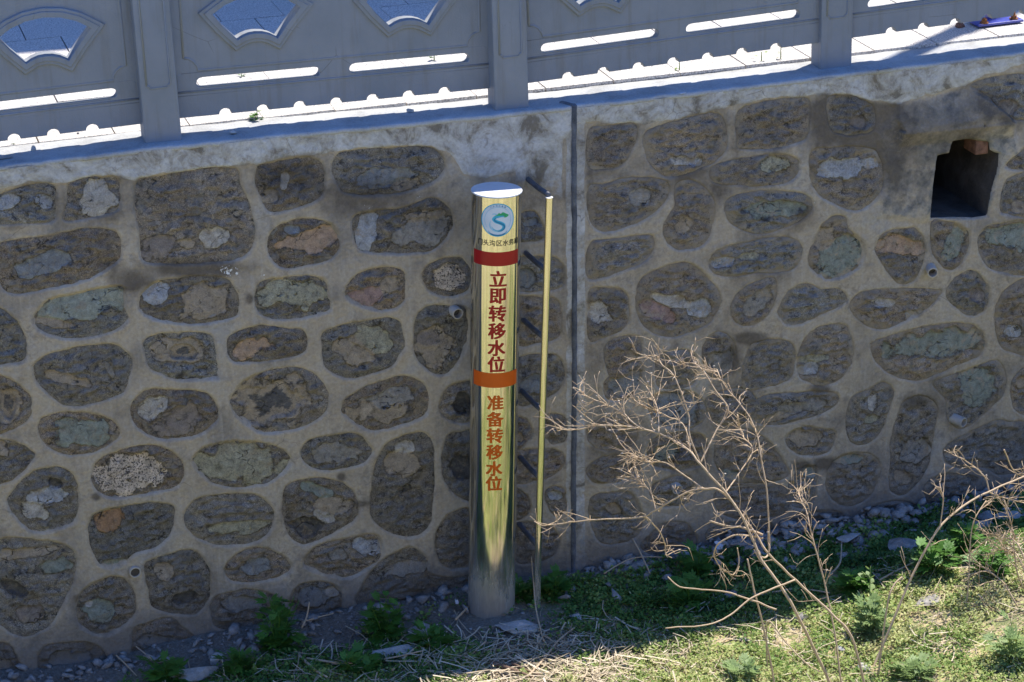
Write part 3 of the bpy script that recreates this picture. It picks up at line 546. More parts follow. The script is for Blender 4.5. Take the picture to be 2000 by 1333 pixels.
# trimmed rim pushed inwards so that the opening has a worn edge
V[:, 1] += 0.02*sstep(5, -3, hd.ravel())
me = npmesh('mortar', V, Q[:, ::-1], MT['mortar'])
pxr, pyr = PX.ravel(), PY.ravel()
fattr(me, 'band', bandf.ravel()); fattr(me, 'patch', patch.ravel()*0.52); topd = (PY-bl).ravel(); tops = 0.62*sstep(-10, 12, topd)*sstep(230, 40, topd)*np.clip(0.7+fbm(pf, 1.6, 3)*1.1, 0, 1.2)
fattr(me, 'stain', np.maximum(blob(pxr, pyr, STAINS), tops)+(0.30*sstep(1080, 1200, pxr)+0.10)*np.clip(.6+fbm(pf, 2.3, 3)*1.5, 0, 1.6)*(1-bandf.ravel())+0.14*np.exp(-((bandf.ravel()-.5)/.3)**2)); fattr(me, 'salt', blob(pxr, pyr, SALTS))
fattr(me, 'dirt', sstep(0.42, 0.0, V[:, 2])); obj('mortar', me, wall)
# ---- the cobbles, each its own piece
NR = 26
for si, (ctr, o, faces, stv) in enumerate(stones):
    n = len(o); rr = np.linspace(0, 1, NR)**0.85; rr[-1] = 1.03
    pts = ctr+(o-ctr)[None]*rr[:, None, None]; px, py = pts[..., 0].ravel(), pts[..., 1].ravel(); r = np.repeat(rr, n)
    w = onY(px, py); dome = 1-r**2.4; smr = np.clip((ctr[0]-850)/300, 0, 1); rim = 0.0085-0.0050*smr
    off = np.array([0, si*7.7, 0]); q = w+off
    big = fbm(q, 6.5, 3); med = fbm(q*np.array([1, 1, 1.7]), 22, 4); ridge = 1-np.abs(gnoise(q*np.array([9, 9, 21.])))*2.0
    y = rim-0.5*rim*dome+(big*0.020+med*0.021-0.012*np.clip(ridge-0.40, 0, 1))*np.clip(dome*2.2, 0.10, 1)
    y = np.where(r > 1, 0.011, y); fm = np.zeros(len(px)); fcol = np.zeros((len(px), 3)); fcol[:] = FC['tan']; spk = np.zeros(len(px))
    if not faces and random.random() < .35:
        a = random.random()*6.28; ext = np.abs(o-ctr).max(0)
        faces = [(random.choice(['gry', 'tan', 'pur']), ctr[0]+math.cos(a)*ext[0]*.3, ctr[1]+math.sin(a)*ext[1]*.3, ext[0]*.3, ext[1]*.25, random.uniform(-20, 20))]
    nn = fbm(q, 11, 5)*0.75
    for kd, fx, fy, ra, rb, rot in faces:
        t = math.radians(rot); u = ((px-fx)*math.cos(t)+(py-fy)*math.sin(t))/(ra*1.12); v = (-(px-fx)*math.sin(t)+(py-fy)*math.cos(t))/(rb*1.12)
        e = 1.0-(np.abs(u)**2.2+np.abs(v)**2.2)**(1/2.2); mk = np.clip(0.46+e*1.1+nn, 0, 1)
        s = sstep(0.42, 0.58, mk); flat = 0.005-0.006*v*s-fbm(q, 12, 3)*0.007
        if kd == 'dk': flat = 0.020+0*flat
        y = y*(1-s)+(0.010-0.008*dome+flat)*s
        hit = mk > fm*0.999; fcol[(mk > 0.3) & hit] = FC[kd]; spk[(mk > 0.3) & hit] = 1.0 if kd == 'gra' else (0.35 if kd in ('yel',) else 0.0); fm = np.maximum(fm, mk)
    cw = onY(np.array([ctr[0]]), np.array([ctr[1]]))[0]
    V = np.stack([w[:, 0]-cw[0], y, w[:, 2]-cw[2]], 1)
    i = np.arange(NR*n).reshape(NR, n); nx = np.roll(i, -1, 1); Q = np.stack([i[:-1], i[1:], nx[1:], nx[:-1]], -1).reshape(-1, 4)
    me = npmesh('stone', V, Q, MT['stone']); fattr(me, 'fmask', fm); cattr(me, 'fcol', fcol); fattr(me, 'speck', spk); fattr(me, 'streak', np.full(len(V), stv))
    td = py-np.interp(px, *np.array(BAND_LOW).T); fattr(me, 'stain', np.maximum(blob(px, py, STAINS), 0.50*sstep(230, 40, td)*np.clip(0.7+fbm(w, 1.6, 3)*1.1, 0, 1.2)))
    tn = random.uniform(.84, 1.26)*(1+.14*smr); wm = random.uniform(-.09, .09); cattr(me, 'tone', np.tile([tn*(1+wm), tn, tn*(1-wm)], (len(px), 1))); fattr(me, 'smear', 0.34*r**4+0.12+0.25*smr+0.10*stv*smr); fattr(me, 'dirt', sstep(0.35, -0.02, w[:, 2]))
    obj('stone', me, wall, (cw[0], 0, cw[2]))
# ---- coping, joint filler, drain opening, weep pipes
xc = np.concatenate([np.linspace(-40, -3.3, 40)[:-1], np.arange(-3.3, 3.6, 0.014), np.linspace(3.6, 40, 40)])
prof = np.array([(0.02, -0.022), (-0.0085, -0.02), (-0.0095, -0.012), (-0.0085, -0.003), (-0.003, 0.001), (0.03, 0.002), (0.06, 0.002), (0.09, 0.003), (0.12, 0.003), (0.15, 0.004), (0.18, 0.004), (0.215, 0.004), (0.25, 0.004), (0.252, -0.03)])
Xc = np.repeat(xc[:, None], len(prof), 1); Pc = np.stack([Xc, np.repeat(prof[None, :, 0], len(xc), 0), ztop(Xc)+prof[None, :, 1]], -1)
nn = fbm(Pc.reshape(-1, 3), 5, 3).reshape(Xc.shape); n2 = fbm(Pc.reshape(-1, 3), 30, 3).reshape(Xc.shape)
Pc[..., 2] += nn*0.004+n2*0.002; Pc[:, :5, 1] += (nn*0.010+n2*0.007)[:, 4:5]
obj('coping', npmesh('coping', Pc.reshape(-1, 3), gridq(len(xc), len(prof)), MT['coping']), wall)
jz = np.arange(0.0, 2.40, 0.02); jpx = np.interp(jz, [0, 1.0, 2.4], [1118, 1119.5, 1119.5])
V = []; 
for z_ in jz:
    x_ = onY(np.array([np.interp(z_, [0, 1.2, 2.4], [1118, 1121, 1120])]), np.array([np.interp(z_, [0, 2.39], [1110, 208])]))[0][0]
    a = 0.0110+0.0055*gnoise(np.array([[z_*14, 3.3, 0]]))[0]; b = 0.0110+0.0055*gnoise(np.array([[z_*14, 8.3, 0]]))[0]
    h = 0.002*gnoise(np.array([[z_*20, 1.3, 5]]))[0]
    V += [(x_-a-.003, 0.02, z_), (x_-a, -0.012+h, z_), (x_, -0.018+h, z_), (x_+b, -0.012+h, z_), (x_+b+.003, 0.02, z_)]
nj = len(jz); top = [(0.0, 0.008), (-0.012, 0.012), (-0.028, 0.05), (-0.035, 0.062)]
for dx, dy in top[1:]:
    V += [(x_+dx+sx, dy, ztop(0.25)+hh) for sx, hh in ((-.015, -.01), (-.011, .007), (0, .010), (.011, .007), (.015, -.01))]
obj('joint_filler', npmesh('joint_filler', V, gridq(nj+3, 5), MT['filler']), wall)
def hole_ring(s, y):
    c = HOLE.mean(0); p = c+(HOLE-c)*s; w = onY(p[:, 0], p[:, 1]); w[:, 1] = y; return w
rings = [hole_ring(1.02, 0.004), hole_ring(1.03, 0.05), hole_ring(1.0, 0.25), hole_ring(0.97, 0.75)]
for k in range(1, 4):
    rings[k] += np.stack([fbm(rings[k], 9, 2)*0.012, 0*rings[k][:, 0], fbm(rings[k]+5, 9, 2)*0.012], 1)
nh = len(HOLE); V = np.concatenate(rings); Q = [(k*nh+i, k*nh+(i+1) % nh, (k+1)*nh+(i+1) % nh, (k+1)*nh+i) for k in range(3) for i in range(nh)]+[tuple(range(3*nh, 4*nh))]
dr = obj('drain_opening', mesh('drain_opening', V, Q, MT['drain'], False), wall)
B = onY(np.array([1912., 1934.]), np.array([277., 300.]))
bk = box('broken_brick', B[0][0]-0.01, B[0][0]+0.06, 0.01, 0.14, B[1][2]-0.005, B[0][2]+0.01, MT['brown'], 0.008, dr)
def ring_pipe(name, R0, R1, L, m, parent, loc, rot):
    n = 20; V = []; 
    for r, y in ((R0, 0.06), (R0, -L), (R1, -L-0.0005), (R1, -0.012)): V += [(r*math.cos(2*math.pi*k/n), y, r*math.sin(2*math.pi*k/n)) for k in range(n)]
    Q = [(a*n+k, a*n+(k+1) % n, (a+1)*n+(k+1) % n, (a+1)*n+k) for a in range(3) for k in range(n)]+[tuple(range(3*n, 4*n))]
    me = mesh(name, V, Q, m, False); me.materials.append(MT['drain']); me.polygons[-1].material_index = 1  # dark end face near the mouth stands in for the unlit inside
    return obj(name, me, parent, loc, rot)
for (px, py, L, rx, rz) in [(892, 613, .045, .05, .15), (264, 1119, .02, .0, .05), (1827, 531, .05, .12, -.25), (1875, 827, .06, .05, .42), (1323, 955, .035, .2, .1)]:
    w = onY(np.array([px]), np.array([py]), -L)[0]; ring_pipe('weep_pipe', .0265, .0215, L, MT['pvc'], wall, (w[0], 0, w[2]), (rx, 0, rz))
# ================================================================ PAVEMENT, FENCE, ADDED SHADE BLOCK
def bigplane(name, x0, x1, y0, y1, z, m): return obj(name, mesh(name, [(x0, y0, z), (x1, y0, z), (x1, y1, z), (x0, y1, z)], [(0, 1, 2, 3)], m, False))
pave = bigplane('pavement', -60, 60, 0.24, 300, 2.372, MT['pave']); tag(pave, 'pale granite pavement behind the fence', kind='structure')
gr = obj('grout_bed', mesh('grout_bed', [(-3.9, .251, 2.382), (4.1, .251, 2.382), (4.1, 3.3, 2.382), (-3.9, 3.3, 2.382)], [(0, 1, 2, 3)], MT['grout'], False), pave)
tv, tf = boxv(-.1635, .1635, -.298, .298, -.02, .012); bm = bmesh.new(); vs = [bm.verts.new(a) for a in tv]; [bm.faces.new([vs[i] for i in q]) for q in tf]
bmesh.ops.recalc_face_normals(bm, faces=bm.faces); tme = bpy.data.meshes.new('paving_tile'); bm.to_mesh(tme); bm.free(); tme.materials.append(MT['granite'])
for i in range(23):
    for j in range(5):
        x = -3.62+i*0.333+(0.0 if j % 2 == 0 else 0.16)
        obj('paving_tile', tme, pave, (x, 0.553+0.602*j, 2.392+random.uniform(-.0015, .0015)+float(ztop(x)-2.39)*.6), (random.uniform(-.002, .002), random.uniform(-.002, .002), random.uniform(-.004, .004)))
fence = thing('balustrade_fence', 'low precast concrete fence with fan shaped openings on top of stone wall', 'fence', (0, 0.15, 2.40))
PANEL_W = 1.425
FAN = [(-.197, .132), (-.150, .072), (-.090, .008), (-.062, .022), (-.035, .030), (-.006, .032), (.025, .029), (.056, .019), (.088, 0.0), (.135, .062), (.197, .132), (.14, .170), (.075, .194), (0.0, .203), (-.075, .194), (-.14, .170)]
def offset(L, d):
    P = np.array(L); n = len(P); out = []
    for i in range(n):
        a, b, c = P[i-1], P[i], P[(i+1) % n]; u = (b-a)/np.linalg.norm(b-a); v = (c-b)/np.linalg.norm(c-b)
        n1 = np.array([u[1], -u[0]]); n2 = np.array([v[1], -v[0]]); m = n1+n2; m /= np.linalg.norm(m); out.append(b+m*d/max(0.45, m@n1))
    return [tuple(p) for p in out]
def shift(L, x, z): return [(a+x, b+z) for a, b in L]
def slot(x0, x1, z0, z1):
    r = (z1-z0)/2; c = (z0+z1)/2; out = []
    for t in np.linspace(-90, 90, 7): out.append((x1-r+r*math.cos(math.radians(t)), c+r*.9*math.sin(math.radians(t))))
    for t in np.linspace(90, 270, 7): out.append((x0+r+r*math.cos(math.radians(t)), c+r*.9*math.sin(math.radians(t))))
    return out
def rope(name, P, r, m, parent, y, closed=False):
    P = np.array([(a, y, b) for a, b in P]); 
    if closed: P = np.concatenate([P, P[:1]])
    V, Q = tube_np(P, np.full(len(P), r), 6); a = Acc(); a.add(V, Q); return obj(name, a.mesh(name, m), parent)
bot = [(0.0, 0.0)]; us = [0.215+0.166*k for k in range(7)]
for u in us: bot += [(u+0.030*math.cos(t)-0.0, 0.026*math.sin(t)) for t in np.linspace(math.pi, 0, 8)]
bot += [(PANEL_W, 0.0), (PANEL_W, 0.70), (0.0, 0.70)]
FZ = 0.318; fanA = shift(FAN, 0.373, FZ); fanB = shift(FAN, 1.055, FZ)
board = curve2d('panel_board', [bot, fanA, fanB, slot(.092, .65, .119, .178), slot(.775, 1.335, .119, .178)], 0.022, MT['paint'], 0.003)
frame_me = curve2d('fan_frame', [offset(FAN, .034), offset(FAN, .004)], 0.031, MT['paint'], 0.005)
rim_me = curve2d('fan_rim', [offset(FAN, .020), offset(FAN, .001)], 0.038, MT['paint'], 0.003)
def notched(x0, x1, z0, z1, r, top=True):
    out = []
    for cx_, cz_, a0 in ((x0, z0, 90), (x1, z0, 180)) + (((x1, z1, 270), (x0, z1, 0)) if top else ()):
        out += [(cx_+r*math.cos(math.radians(a0-t)), cz_+r*math.sin(math.radians(a0-t))) for t in np.linspace(0, 90, 5)]
    return out
def panel(x0, z0, z1, L):
    p = obj('panel', board, fence, (x0, 0.0, z0), (0, -math.atan2(z1-z0, PANEL_W), 0), (L/PANEL_W, 1, 1))
    for u in (0.373, 1.055):
        fr = obj('fan_frame', frame_me, p, (u, 0, FZ)); obj('fan_rim', rim_me, p, (u, 0, FZ))
    rope('border_moulding', notched(.045, 1.38, .205, .665, .06), .007, MT['paint'], p, -.022, True)
    rope('lower_moulding', [(0.005, .112), (PANEL_W-.005, .112)], .006, MT['paint'], p, -.023)
    rope('lower_moulding', [(0.005, .095), (PANEL_W-.005, .095)], .004, MT['paint'], p, -.022)
    rope('slot_moulding', [(0.03, .196), (0.72, .198), (PANEL_W-.03, .196), (PANEL_W-.012, .185), (PANEL_W-.012, .128), (.012, .128), (.012, .185)], .004, MT['paint'], p, -.022, True)
    return p
posts_x = [-3.205, -1.605, -0.020, 1.603, 3.20]
for k, (za, zb) in enumerate([(2.470, 2.486), (2.492, 2.468), (2.471, 2.507), (2.513, 2.545)]):
    x0 = posts_x[k]+0.076; panel(x0, za-2.40, zb-2.40, posts_x[k+1]-posts_x[k]-.152)
pv = box('post', -.08, .08, -.062, .055, -.03, .775, MT['paint'], 0.006); post_me = pv.data; bpy.data.objects.remove(pv)
capp = box('cap', -.095, .095, -.075, .07, .775, .81, MT['paint'], 0.012); cap_me = capp.data; bpy.data.objects.remove(capp)
rail_v = box('rail', 0, PANEL_W, -.045, .045, .70, .735, MT['paint'], 0.012); rail_me = rail_v.data; bpy.data.objects.remove(rail_v)
yoff = [0, -.02, -.035, .02, .02]
for k, x in enumerate(posts_x):
    po = obj('post', post_me, fence, (x, yoff[k]-.012, float(ztop(x))-2.40), (0, [0, -.006, 0, 0, 0][k], 0)); obj('post_cap', cap_me, po)
    rope('post_moulding', notched(-.052, .052, .245, .745, .014), .0045, MT['paint'], po, -.062, True)
for k in range(4): obj('top_rail', rail_me, fence, (posts_x[k]+.0815, 0, 0.075))
# unseen block added out of frame to cast the shade on the pavement
shade_bld = thing('shade_block', 'plain unseen block added to shade the pavement beyond the fence', 'shade_block', (1.04, 3.86, 2.372), (0, 0, math.radians(-7)))
box('wall', -9, 8, 0, 6, 0, 6.9, MT['wall2'], 0.0, shade_bld); box('roof_slab', -9.1, 8.1, 0.0, 6.1, 6.9, 7.05, MT['coping'], 0.01, shade_bld)
for r_ in range(2):
    for k in range(6):
        w_ = box('window', -7.6+k*2.6, -6.2+k*2.6, -.03, .02, 1.0+r_*3.1, 2.5+r_*3.1, MT['lamp'], 0.01, shade_bld); box('pane', -7.52+k*2.6, -6.28+k*2.6, -.036, .0, 1.08+r_*3.1, 2.42+r_*3.1, MT['glass'], 0.0, w_)
lp = thing('street_lamp', 'grey street lamp standing on the pavement behind the fence', 'street lamp', (4.10, 1.52, 2.372))
V, Q = tube_np([(0, 0, z) for z in (0, .4, .41, 3, 5.6)], [.11, .11, .075, .07, .05], 14); a = Acc(); a.add(V, Q); obj('pole', a.mesh('pole', MT['lamp'], True), lp)
V, Q = tube_np([(0, 0, 5.55), (.34, .22, 5.75), (.9, .58, 5.85)], [.04, .035, .03], 8); a = Acc(); a.add(V, Q); obj('arm', a.mesh('arm', MT['lamp']), lp); lh = box('lamp_head', -.30, .30, -.08, .08, 0, .08, MT['lamp'], .03, lp); lh.location = (1.15, .74, 5.82); lh.rotation_euler = (0, 0, math.radians(33))
# ================================================================ THE WATER LEVEL POLE
RP = 0.112
b0 = onY(np.array([960.]), np.array([1166.]), -0.20)[0]; t0 = onY(np.array([970.]), np.array([371.]), -0.20)[0]
H = float(np.hypot(t0[0]-b0[0], t0[2]-b0[2])); lean = math.atan2(t0[0]-b0[0], t0[2]-b0[2])
pole = thing('water_level_pole', 'polished steel flood level pole with red and orange lettering before stone wall', 'marker pole', tuple(b0), (0, lean, 0))
n = 72; zz = [-.12, 0, .25, .5, 1.0, 1.5, H-.001]; rz = [RP]*7
V = [(r*math.sin(2*math.pi*k/n), -r*math.cos(2*math.pi*k/n), z) for z, r in zip(zz, rz) for k in range(n)]
Q = [(a*n+k, a*n+(k+1) % n, (a+1)*n+(k+1) % n, (a+1)*n+k) for a in range(len(zz)-1) for k in range(n)]
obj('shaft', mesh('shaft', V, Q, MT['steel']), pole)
V = [(r*math.sin(2*math.pi*k/n), -r*math.cos(2*math.pi*k/n), z) for r, z in ((RP+.002, H-.006), (RP+.0035, H-.003), (RP+.0025, H+.001), (RP*.97, H+.002)) for k in range(n)]
Q = [(a*n+k, a*n+(k+1) % n, (a+1)*n+(k+1) % n, (a+1)*n+k) for a in range(3) for k in range(n)]+[tuple(range(3*n, 4*n))]
obj('cap', mesh('cap', V, Q, MT['cap'], False), pole)
def pz(py, px=972.0):        # height on the pole of a photograph row
    w = onY(np.array([px]), np.array([py]), -0.20-RP)[0]; return float((w[2]-b0[2])/math.cos(lean))
def wrap(me, phi0, z0, off):
    bm = bmesh.new(); bm.from_mesh(me); xs_ = [v.co.x for v in bm.verts]; x = min(xs_)
    while x < max(xs_):
        bmesh.ops.bisect_plane(bm, geom=list(bm.verts)+list(bm.edges)+list(bm.faces), plane_co=(x, 0, 0), plane_no=(1, 0, 0), dist=1e-6); x += 0.009
    for v in bm.verts:
        ph = phi0+v.co.x/RP; z = v.co.y; v.co = ((RP+off)*math.sin(ph), -(RP+off)*math.cos(ph), z0+z)
    bmesh.ops.recalc_face_normals(bm, faces=bm.faces)
    for f in bm.faces:
        c = f.calc_center_median()
        if f.normal.x*c.x+f.normal.y*c.y < 0: f.normal_flip()
    bm.to_mesh(me); bm.free(); return me
def glyphs(txt, size, bold, sx=1.0):
    cu = bpy.data.curves.new('t', 'FONT'); cu.body = txt; cu.size = size; cu.offset = bold; cu.align_x = 'CENTER'; cu.align_y = 'CENTER'; cu.resolution_u = 3
    o = bpy.data.objects.new('t', cu); COL.objects.link(o); bpy.context.view_layer.update(); dg = bpy.context.evaluated_depsgraph_get()
    me = bpy.data.meshes.new_from_object(o.evaluated_get(dg)); bpy.data.objects.remove(o)
    if len(me.vertices):
        c = np.empty(len(me.vertices)*3); me.vertices.foreach_get('co', c); c = c.reshape(-1, 3); m = (c.min(0)+c.max(0))/2
        for v in me.vertices: v.co.x = (v.co.x-m[0])*sx; v.co.y -= m[1]
    return me
def film(name, me, m, phi, z, off, parent, bold=False):
    if bold:                          # heavy strokes: the outline printed several times, each layer a hair higher
        bm = bmesh.new()
        for k, (dx, dz) in enumerate(((-.0030, .0012), (-.0010, -.0012), (.0010, .0012), (.0030, -.0012), (-.0030, -.0012), (.0030, .0012))):
            c = me.copy(); c.transform(Matrix.Translation((dx, dz, 0))); wrap(c, phi, z, off+k*.00006); bm.from_mesh(c); bpy.data.meshes.remove(c)
        bm.to_mesh(me); bm.free()
    else: wrap(me, phi, z, off)
    me.update(); me.materials.clear(); me.materials.append(m); me.name = name; return obj(name, me, parent)
PH = math.radians(-11.5)
for i, (ch, py) in enumerate(zip('立即转移水位', (546, 580, 614, 648, 681, 713))): film('red_character', glyphs(ch, .082, 0, 1.0), MT['red'], PH+math.radians(-.4*i+.5), pz(py), .0012, pole, True)
for i, (ch, py) in enumerate(zip('准备转移水位', (788, 820, 852, 884, 916, 945))): film('orange_character', glyphs(ch, .078, 0, 1.0), MT['orange'], PH+math.radians(-2.2-.25*i), pz(py), .0012, pole, True)
def arc_band(z0, z1, p0, p1, off, k=30):
    V = [((RP+off)*math.sin(p), -(RP+off)*math.cos(p), z) for p in np.linspace(math.radians(p0), math.radians(p1), k) for z in (z0, z1)]
    return V, [(2*i, 2*i+2, 2*i+3, 2*i+1) for i in range(k-1)]
obj('red_band', mesh('red_band', *arc_band(pz(521.5), pz(494.5), -78, 44, .0008), MT['red']), pole)
obj('orange_band', mesh('orange_band', *arc_band(pz(758.5), pz(730), -74, 47, .0008), MT['orange']), pole)
film('black_lettering', glyphs('门头沟区水务局', .0300, .0003, 1.0), MT['black'], math.radians(-10.0), pz(476.5), .0010, pole)
def flat(P, m=None):
    P = [tuple(p) for p in P]; return mesh('f', [(a, b, 0) for a, b in P], [tuple(range(len(P)))], m, False)
def disc(r, k=48, sy=1.0): return [(r*math.cos(2*math.pi*i/k), sy*r*math.sin(2*math.pi*i/k)) for i in range(k)]
def ringf(r0, r1, a0=0, a1=360, k=48):
    V = [(r*math.cos(math.radians(a)), r*math.sin(math.radians(a)), 0) for a in np.linspace(a0, a1, k) for r in (r0, r1)]; return mesh('f', V, [(2*i, 2*i+2, 2*i+3, 2*i+1) for i in range(k-1)], None, False)
EZ = pz(431.5); EP = math.radians(-13.5); RE = .0775
em = film('emblem', flat(disc(RE)), MT['white'], EP, EZ, .0008, pole)
def el(name, me, m, dz=0.0, off=.0011, dx=0.0): return film(name, me, m, EP+dx/RP, EZ+dz, off, em)
el('emblem_ring', ringf(RE*.945, RE*1.0), MT['teal']); el('inner_ring', ringf(RE*.76, RE*.79, -35, 215), MT['pale'])
def ribbon(C, w0, w1, k=10):
    C = catmull(C, k); T = np.gradient(C, axis=0); T /= np.linalg.norm(T, axis=1)[:, None]; Nn = np.stack([-T[:, 1], T[:, 0]], 1); w_ = np.linspace(w0, w1, len(C))[:, None] if not hasattr(w0, '__len__') else np.interp(np.linspace(0, 1, len(C)), np.linspace(0, 1, len(w0)), w0)[:, None]
    V = np.stack([C+Nn*w_, C-Nn*w_], 1).reshape(-1, 2); return mesh('f', [(a, b, 0) for a, b in V], [(2*i, 2*i+1, 2*i+3, 2*i+2) for i in range(len(C)-1)], None, False)
el('mountain', flat(np.array([(-.018, .018), (-.002, .026), (.004, .034), (.012, .030), (.022, .037), (.034, .031), (.050, .022), (.047, .016), (.036, .011), (.026, .012), (.029, .018), (.016, .020), (.002, .019)])), MT['green'])
el('mountain_haze', ribbon([(-.026, .026), (-.016, .029), (-.006, .026), (.006, .025)], [.001, .003, .003, .001], None), MT['pale'], off=.0010)
S1 = [(.028, .017), (.010, .017), (-.010, .013), (-.018, .004), (-.008, -.006), (.012, -.014), (.026, -.024), (.026, -.038), (.014, -.048), (-.002, -.050)]
el('river', ribbon(S1, [.002, .004, .0065, .008, .008, .008, .008, .007, .005, .001], None), MT['teal']); el('river_shade', ribbon([(a+.002, b-.002) for a, b in S1[2:]], [.001, .0025, .003, .003, .0035, .003, .002, .001], None), MT['blue'], off=.0014)
el('splash', ribbon([(-.032, -.006), (-.036, -.020), (-.032, -.036), (-.018, -.048), (.0, -.054), (.02, -.052)], [.001, .003, .0035, .004, .003, .001], None), MT['pale']); el('splash', ribbon([(-.028, -.030), (-.016, -.044), (.004, -.050), (.022, -.044), (.034, -.030)], [.0005, .0018, .002, .0018, .0005], None), MT['teal'], off=.0013)
el('banner', flat([(-.044, -.049), (-.034, -.060), (-.018, -.066), (0, -.068), (.018, -.066), (.034, -.060), (.044, -.049), (.040, -.058), (.026, -.071), (0, -.076), (-.026, -.071), (-.040, -.058)]), MT['blue'], off=.0013)
for i, ch in enumerate('门头沟水务局'):
    a = math.radians(118-i*11.2); me = glyphs(ch, .0095, .0002); me.transform(Matrix.Rotation(a-math.pi/2, 4, 'Z')); el('tiny_lettering', me, MT['blue'], RE*.86*math.sin(a), .0012, RE*.86*math.cos(a))
# ---- handrail pipe on wall brackets
rb, rt = onY(np.array([1047.]), np.array([1196.]), -0.25)[0], onY(np.array([1073.]), np.array([386.]), -0.25)[0]
rail = thing('gauge_pipe', 'thin polished steel pipe on dark wall brackets right of the thick pole', 'pipe', tuple(rb))
D = rt-rb; D[1] = 0
V, Q = tube_np([(0, 0, -.05), tuple(D*.25), tuple(D*.5), tuple(D*.75), tuple(D)], [.0172]*5, 20, False); a = Acc(); a.add(V, Q); a.add([tuple(D+np.array([.0172*math.cos(t), .0172*math.sin(t), .0005])) for t in np.linspace(0, 2*math.pi, 20, False)], [tuple(range(20))])
pm = a.mesh('pipe', MT['steel']); pm.materials.append(MT['cap']); pm.polygons[-1].material_index = 1; pm.polygons[-1].use_smooth = False
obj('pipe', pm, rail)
for (px, py) in [(1031, 351), (1027, 495), (1022, 625), (1020, 765), (1017, 895), (1015, 1025)]:
    w = onY(np.array([px]), np.array([py]), 0.0)[0]; t = (w[2]-rb[2])/D[2]; e = rb+D*t
    P = np.array([(w[0], .02, w[2]), (w[0], -.02, w[2]+.002), ((w[0]+e[0])/2, -.13, w[2]-.004), (e[0], -.242, w[2]-.002)])-rb
    V, Q = tube_np(P, [.0125, .0125, .0125, .0125], 10); a = Acc(); a.add(V, Q); obj('bracket', a.mesh('bracket', MT['bracket']), rail)
# ================================================================ GROUND AND WHAT GROWS ON IT
def gz(x, y):
    x = np.asarray(x, float); y = np.asarray(y, float)
    z = 0.20*sstep(0.7, 2.4, x)*sstep(0.15, 0.85, -y)*sstep(-8, -4, y*1.0) + 0.05*sstep(0.30, 0.02, -y)*(0.5+0.5*sstep(0.2, 1.4, x))*sstep(6, 3, np.abs(x))
    z = z - 0.05*sstep(-1.2, -2.3, x)*sstep(3, 2, np.abs(x))
    z = z + 3.85*sstep(-6.0, -9.3, y)
    p = np.stack([x, y, np.zeros_like(x)], -1); return z + fbm(p, 2.0, 2)*0.022*(y < 0.1) + fbm(p, 9, 3)*0.010
gx = np.concatenate([-np.geomspace(300, 3.4, 40), np.arange(-3.3, 3.5, 0.022), np.geomspace(3.6, 300, 40)])
gy = np.concatenate([-np.geomspace(300, 2.6, 60), np.arange(-2.5, 0.03, 0.022), [0.06]])
GX, GY = np.meshgrid(gx, gy, indexing='ij'); GZ = gz(GX, GY)
fineg = (np.abs(GX) < 3.4) & (GY > -2.6); p = np.stack([GX, GY, GZ], -1)
GZ = GZ+np.where(fineg, (fbm(p.reshape(-1, 3), 26, 3)*0.009).reshape(GX.shape), 0)
gme = npmesh('ground', np.stack([GX, GY, GZ], -1).reshape(-1, 3), gridq(len(gx), len(gy)), MT['soil'])
def vegmap(x, y):
    n = fbm(np.stack([x, y, np.full_like(x, 4.0)], -1), 2.6, 3)
    left = sstep(-0.1, -0.5, x)
    v = sstep(0.04, 0.16, -y+n*0.12)*(1-left)+left*sstep(0.22, 0.6, -y+n*0.45)
    v = v*(1-0.97*np.exp(-(((x+0.22)/0.34)**2+((y+0.45)/0.30)**2)**2))*(1-.75*np.exp(-(((x+.15)/.40)**2+((y+.82)/.16)**2)))
    return np.clip(v, 0, 1)
vm = vegmap(GX.ravel(), GY.ravel()); fattr(gme, 'veg', np.where(GY.ravel() < -1.0, 1.0, vm))
ground = obj('ground', gme); tag(ground, 'channel floor of grey soil with green ground cover and straw', kind='structure')
def gp(px, py, dz=0.0):
    z = 0.0
    for _ in range(6): w = onZ(np.array([px]), np.array([py]), z+dz)[0]; z = float(gz(w[0], w[1]))
    return Vector((w[0], w[1], z))
# ---- low leafy ground cover (uncountable)
def scatter(n, x0, x1, y0, y1, f):
    x = RNG.uniform(x0, x1, n); y = RNG.uniform(y0, y1, n); k = RNG.random(n) < f(x, y); return x[k], y[k]
def cov(x, y):
    n = fbm(np.stack([x, y, np.full_like(x, 9.0)], -1), 4.5, 3); shade = sstep(-0.95, -0.6, y)
    v = vegmap(x, y)*np.where(shade > .5, sstep(-0.6, -0.15, n)*1.0, sstep(-0.55, 0.05, n)*1.0)
    return v*sstep(0.0, 0.12, -y)
cx_, cy_ = scatter(64000, -2.9, 3.3, -2.5, 0.0, cov)
ex_, ey_ = scatter(30000, -5, 6, -4.6, 0.0, lambda x, y: cov(x, y)*((x < -2.9) | (x > 3.3) | (y < -2.5))*(1-.85*sstep(-2.4, -4.5, y))*(1-.8*sstep(3.3, 6, x)))
cx_ = np.concatenate([cx_, ex_]); cy_ = np.concatenate([cy_, ey_])
nC = len(cx_); NL = 6
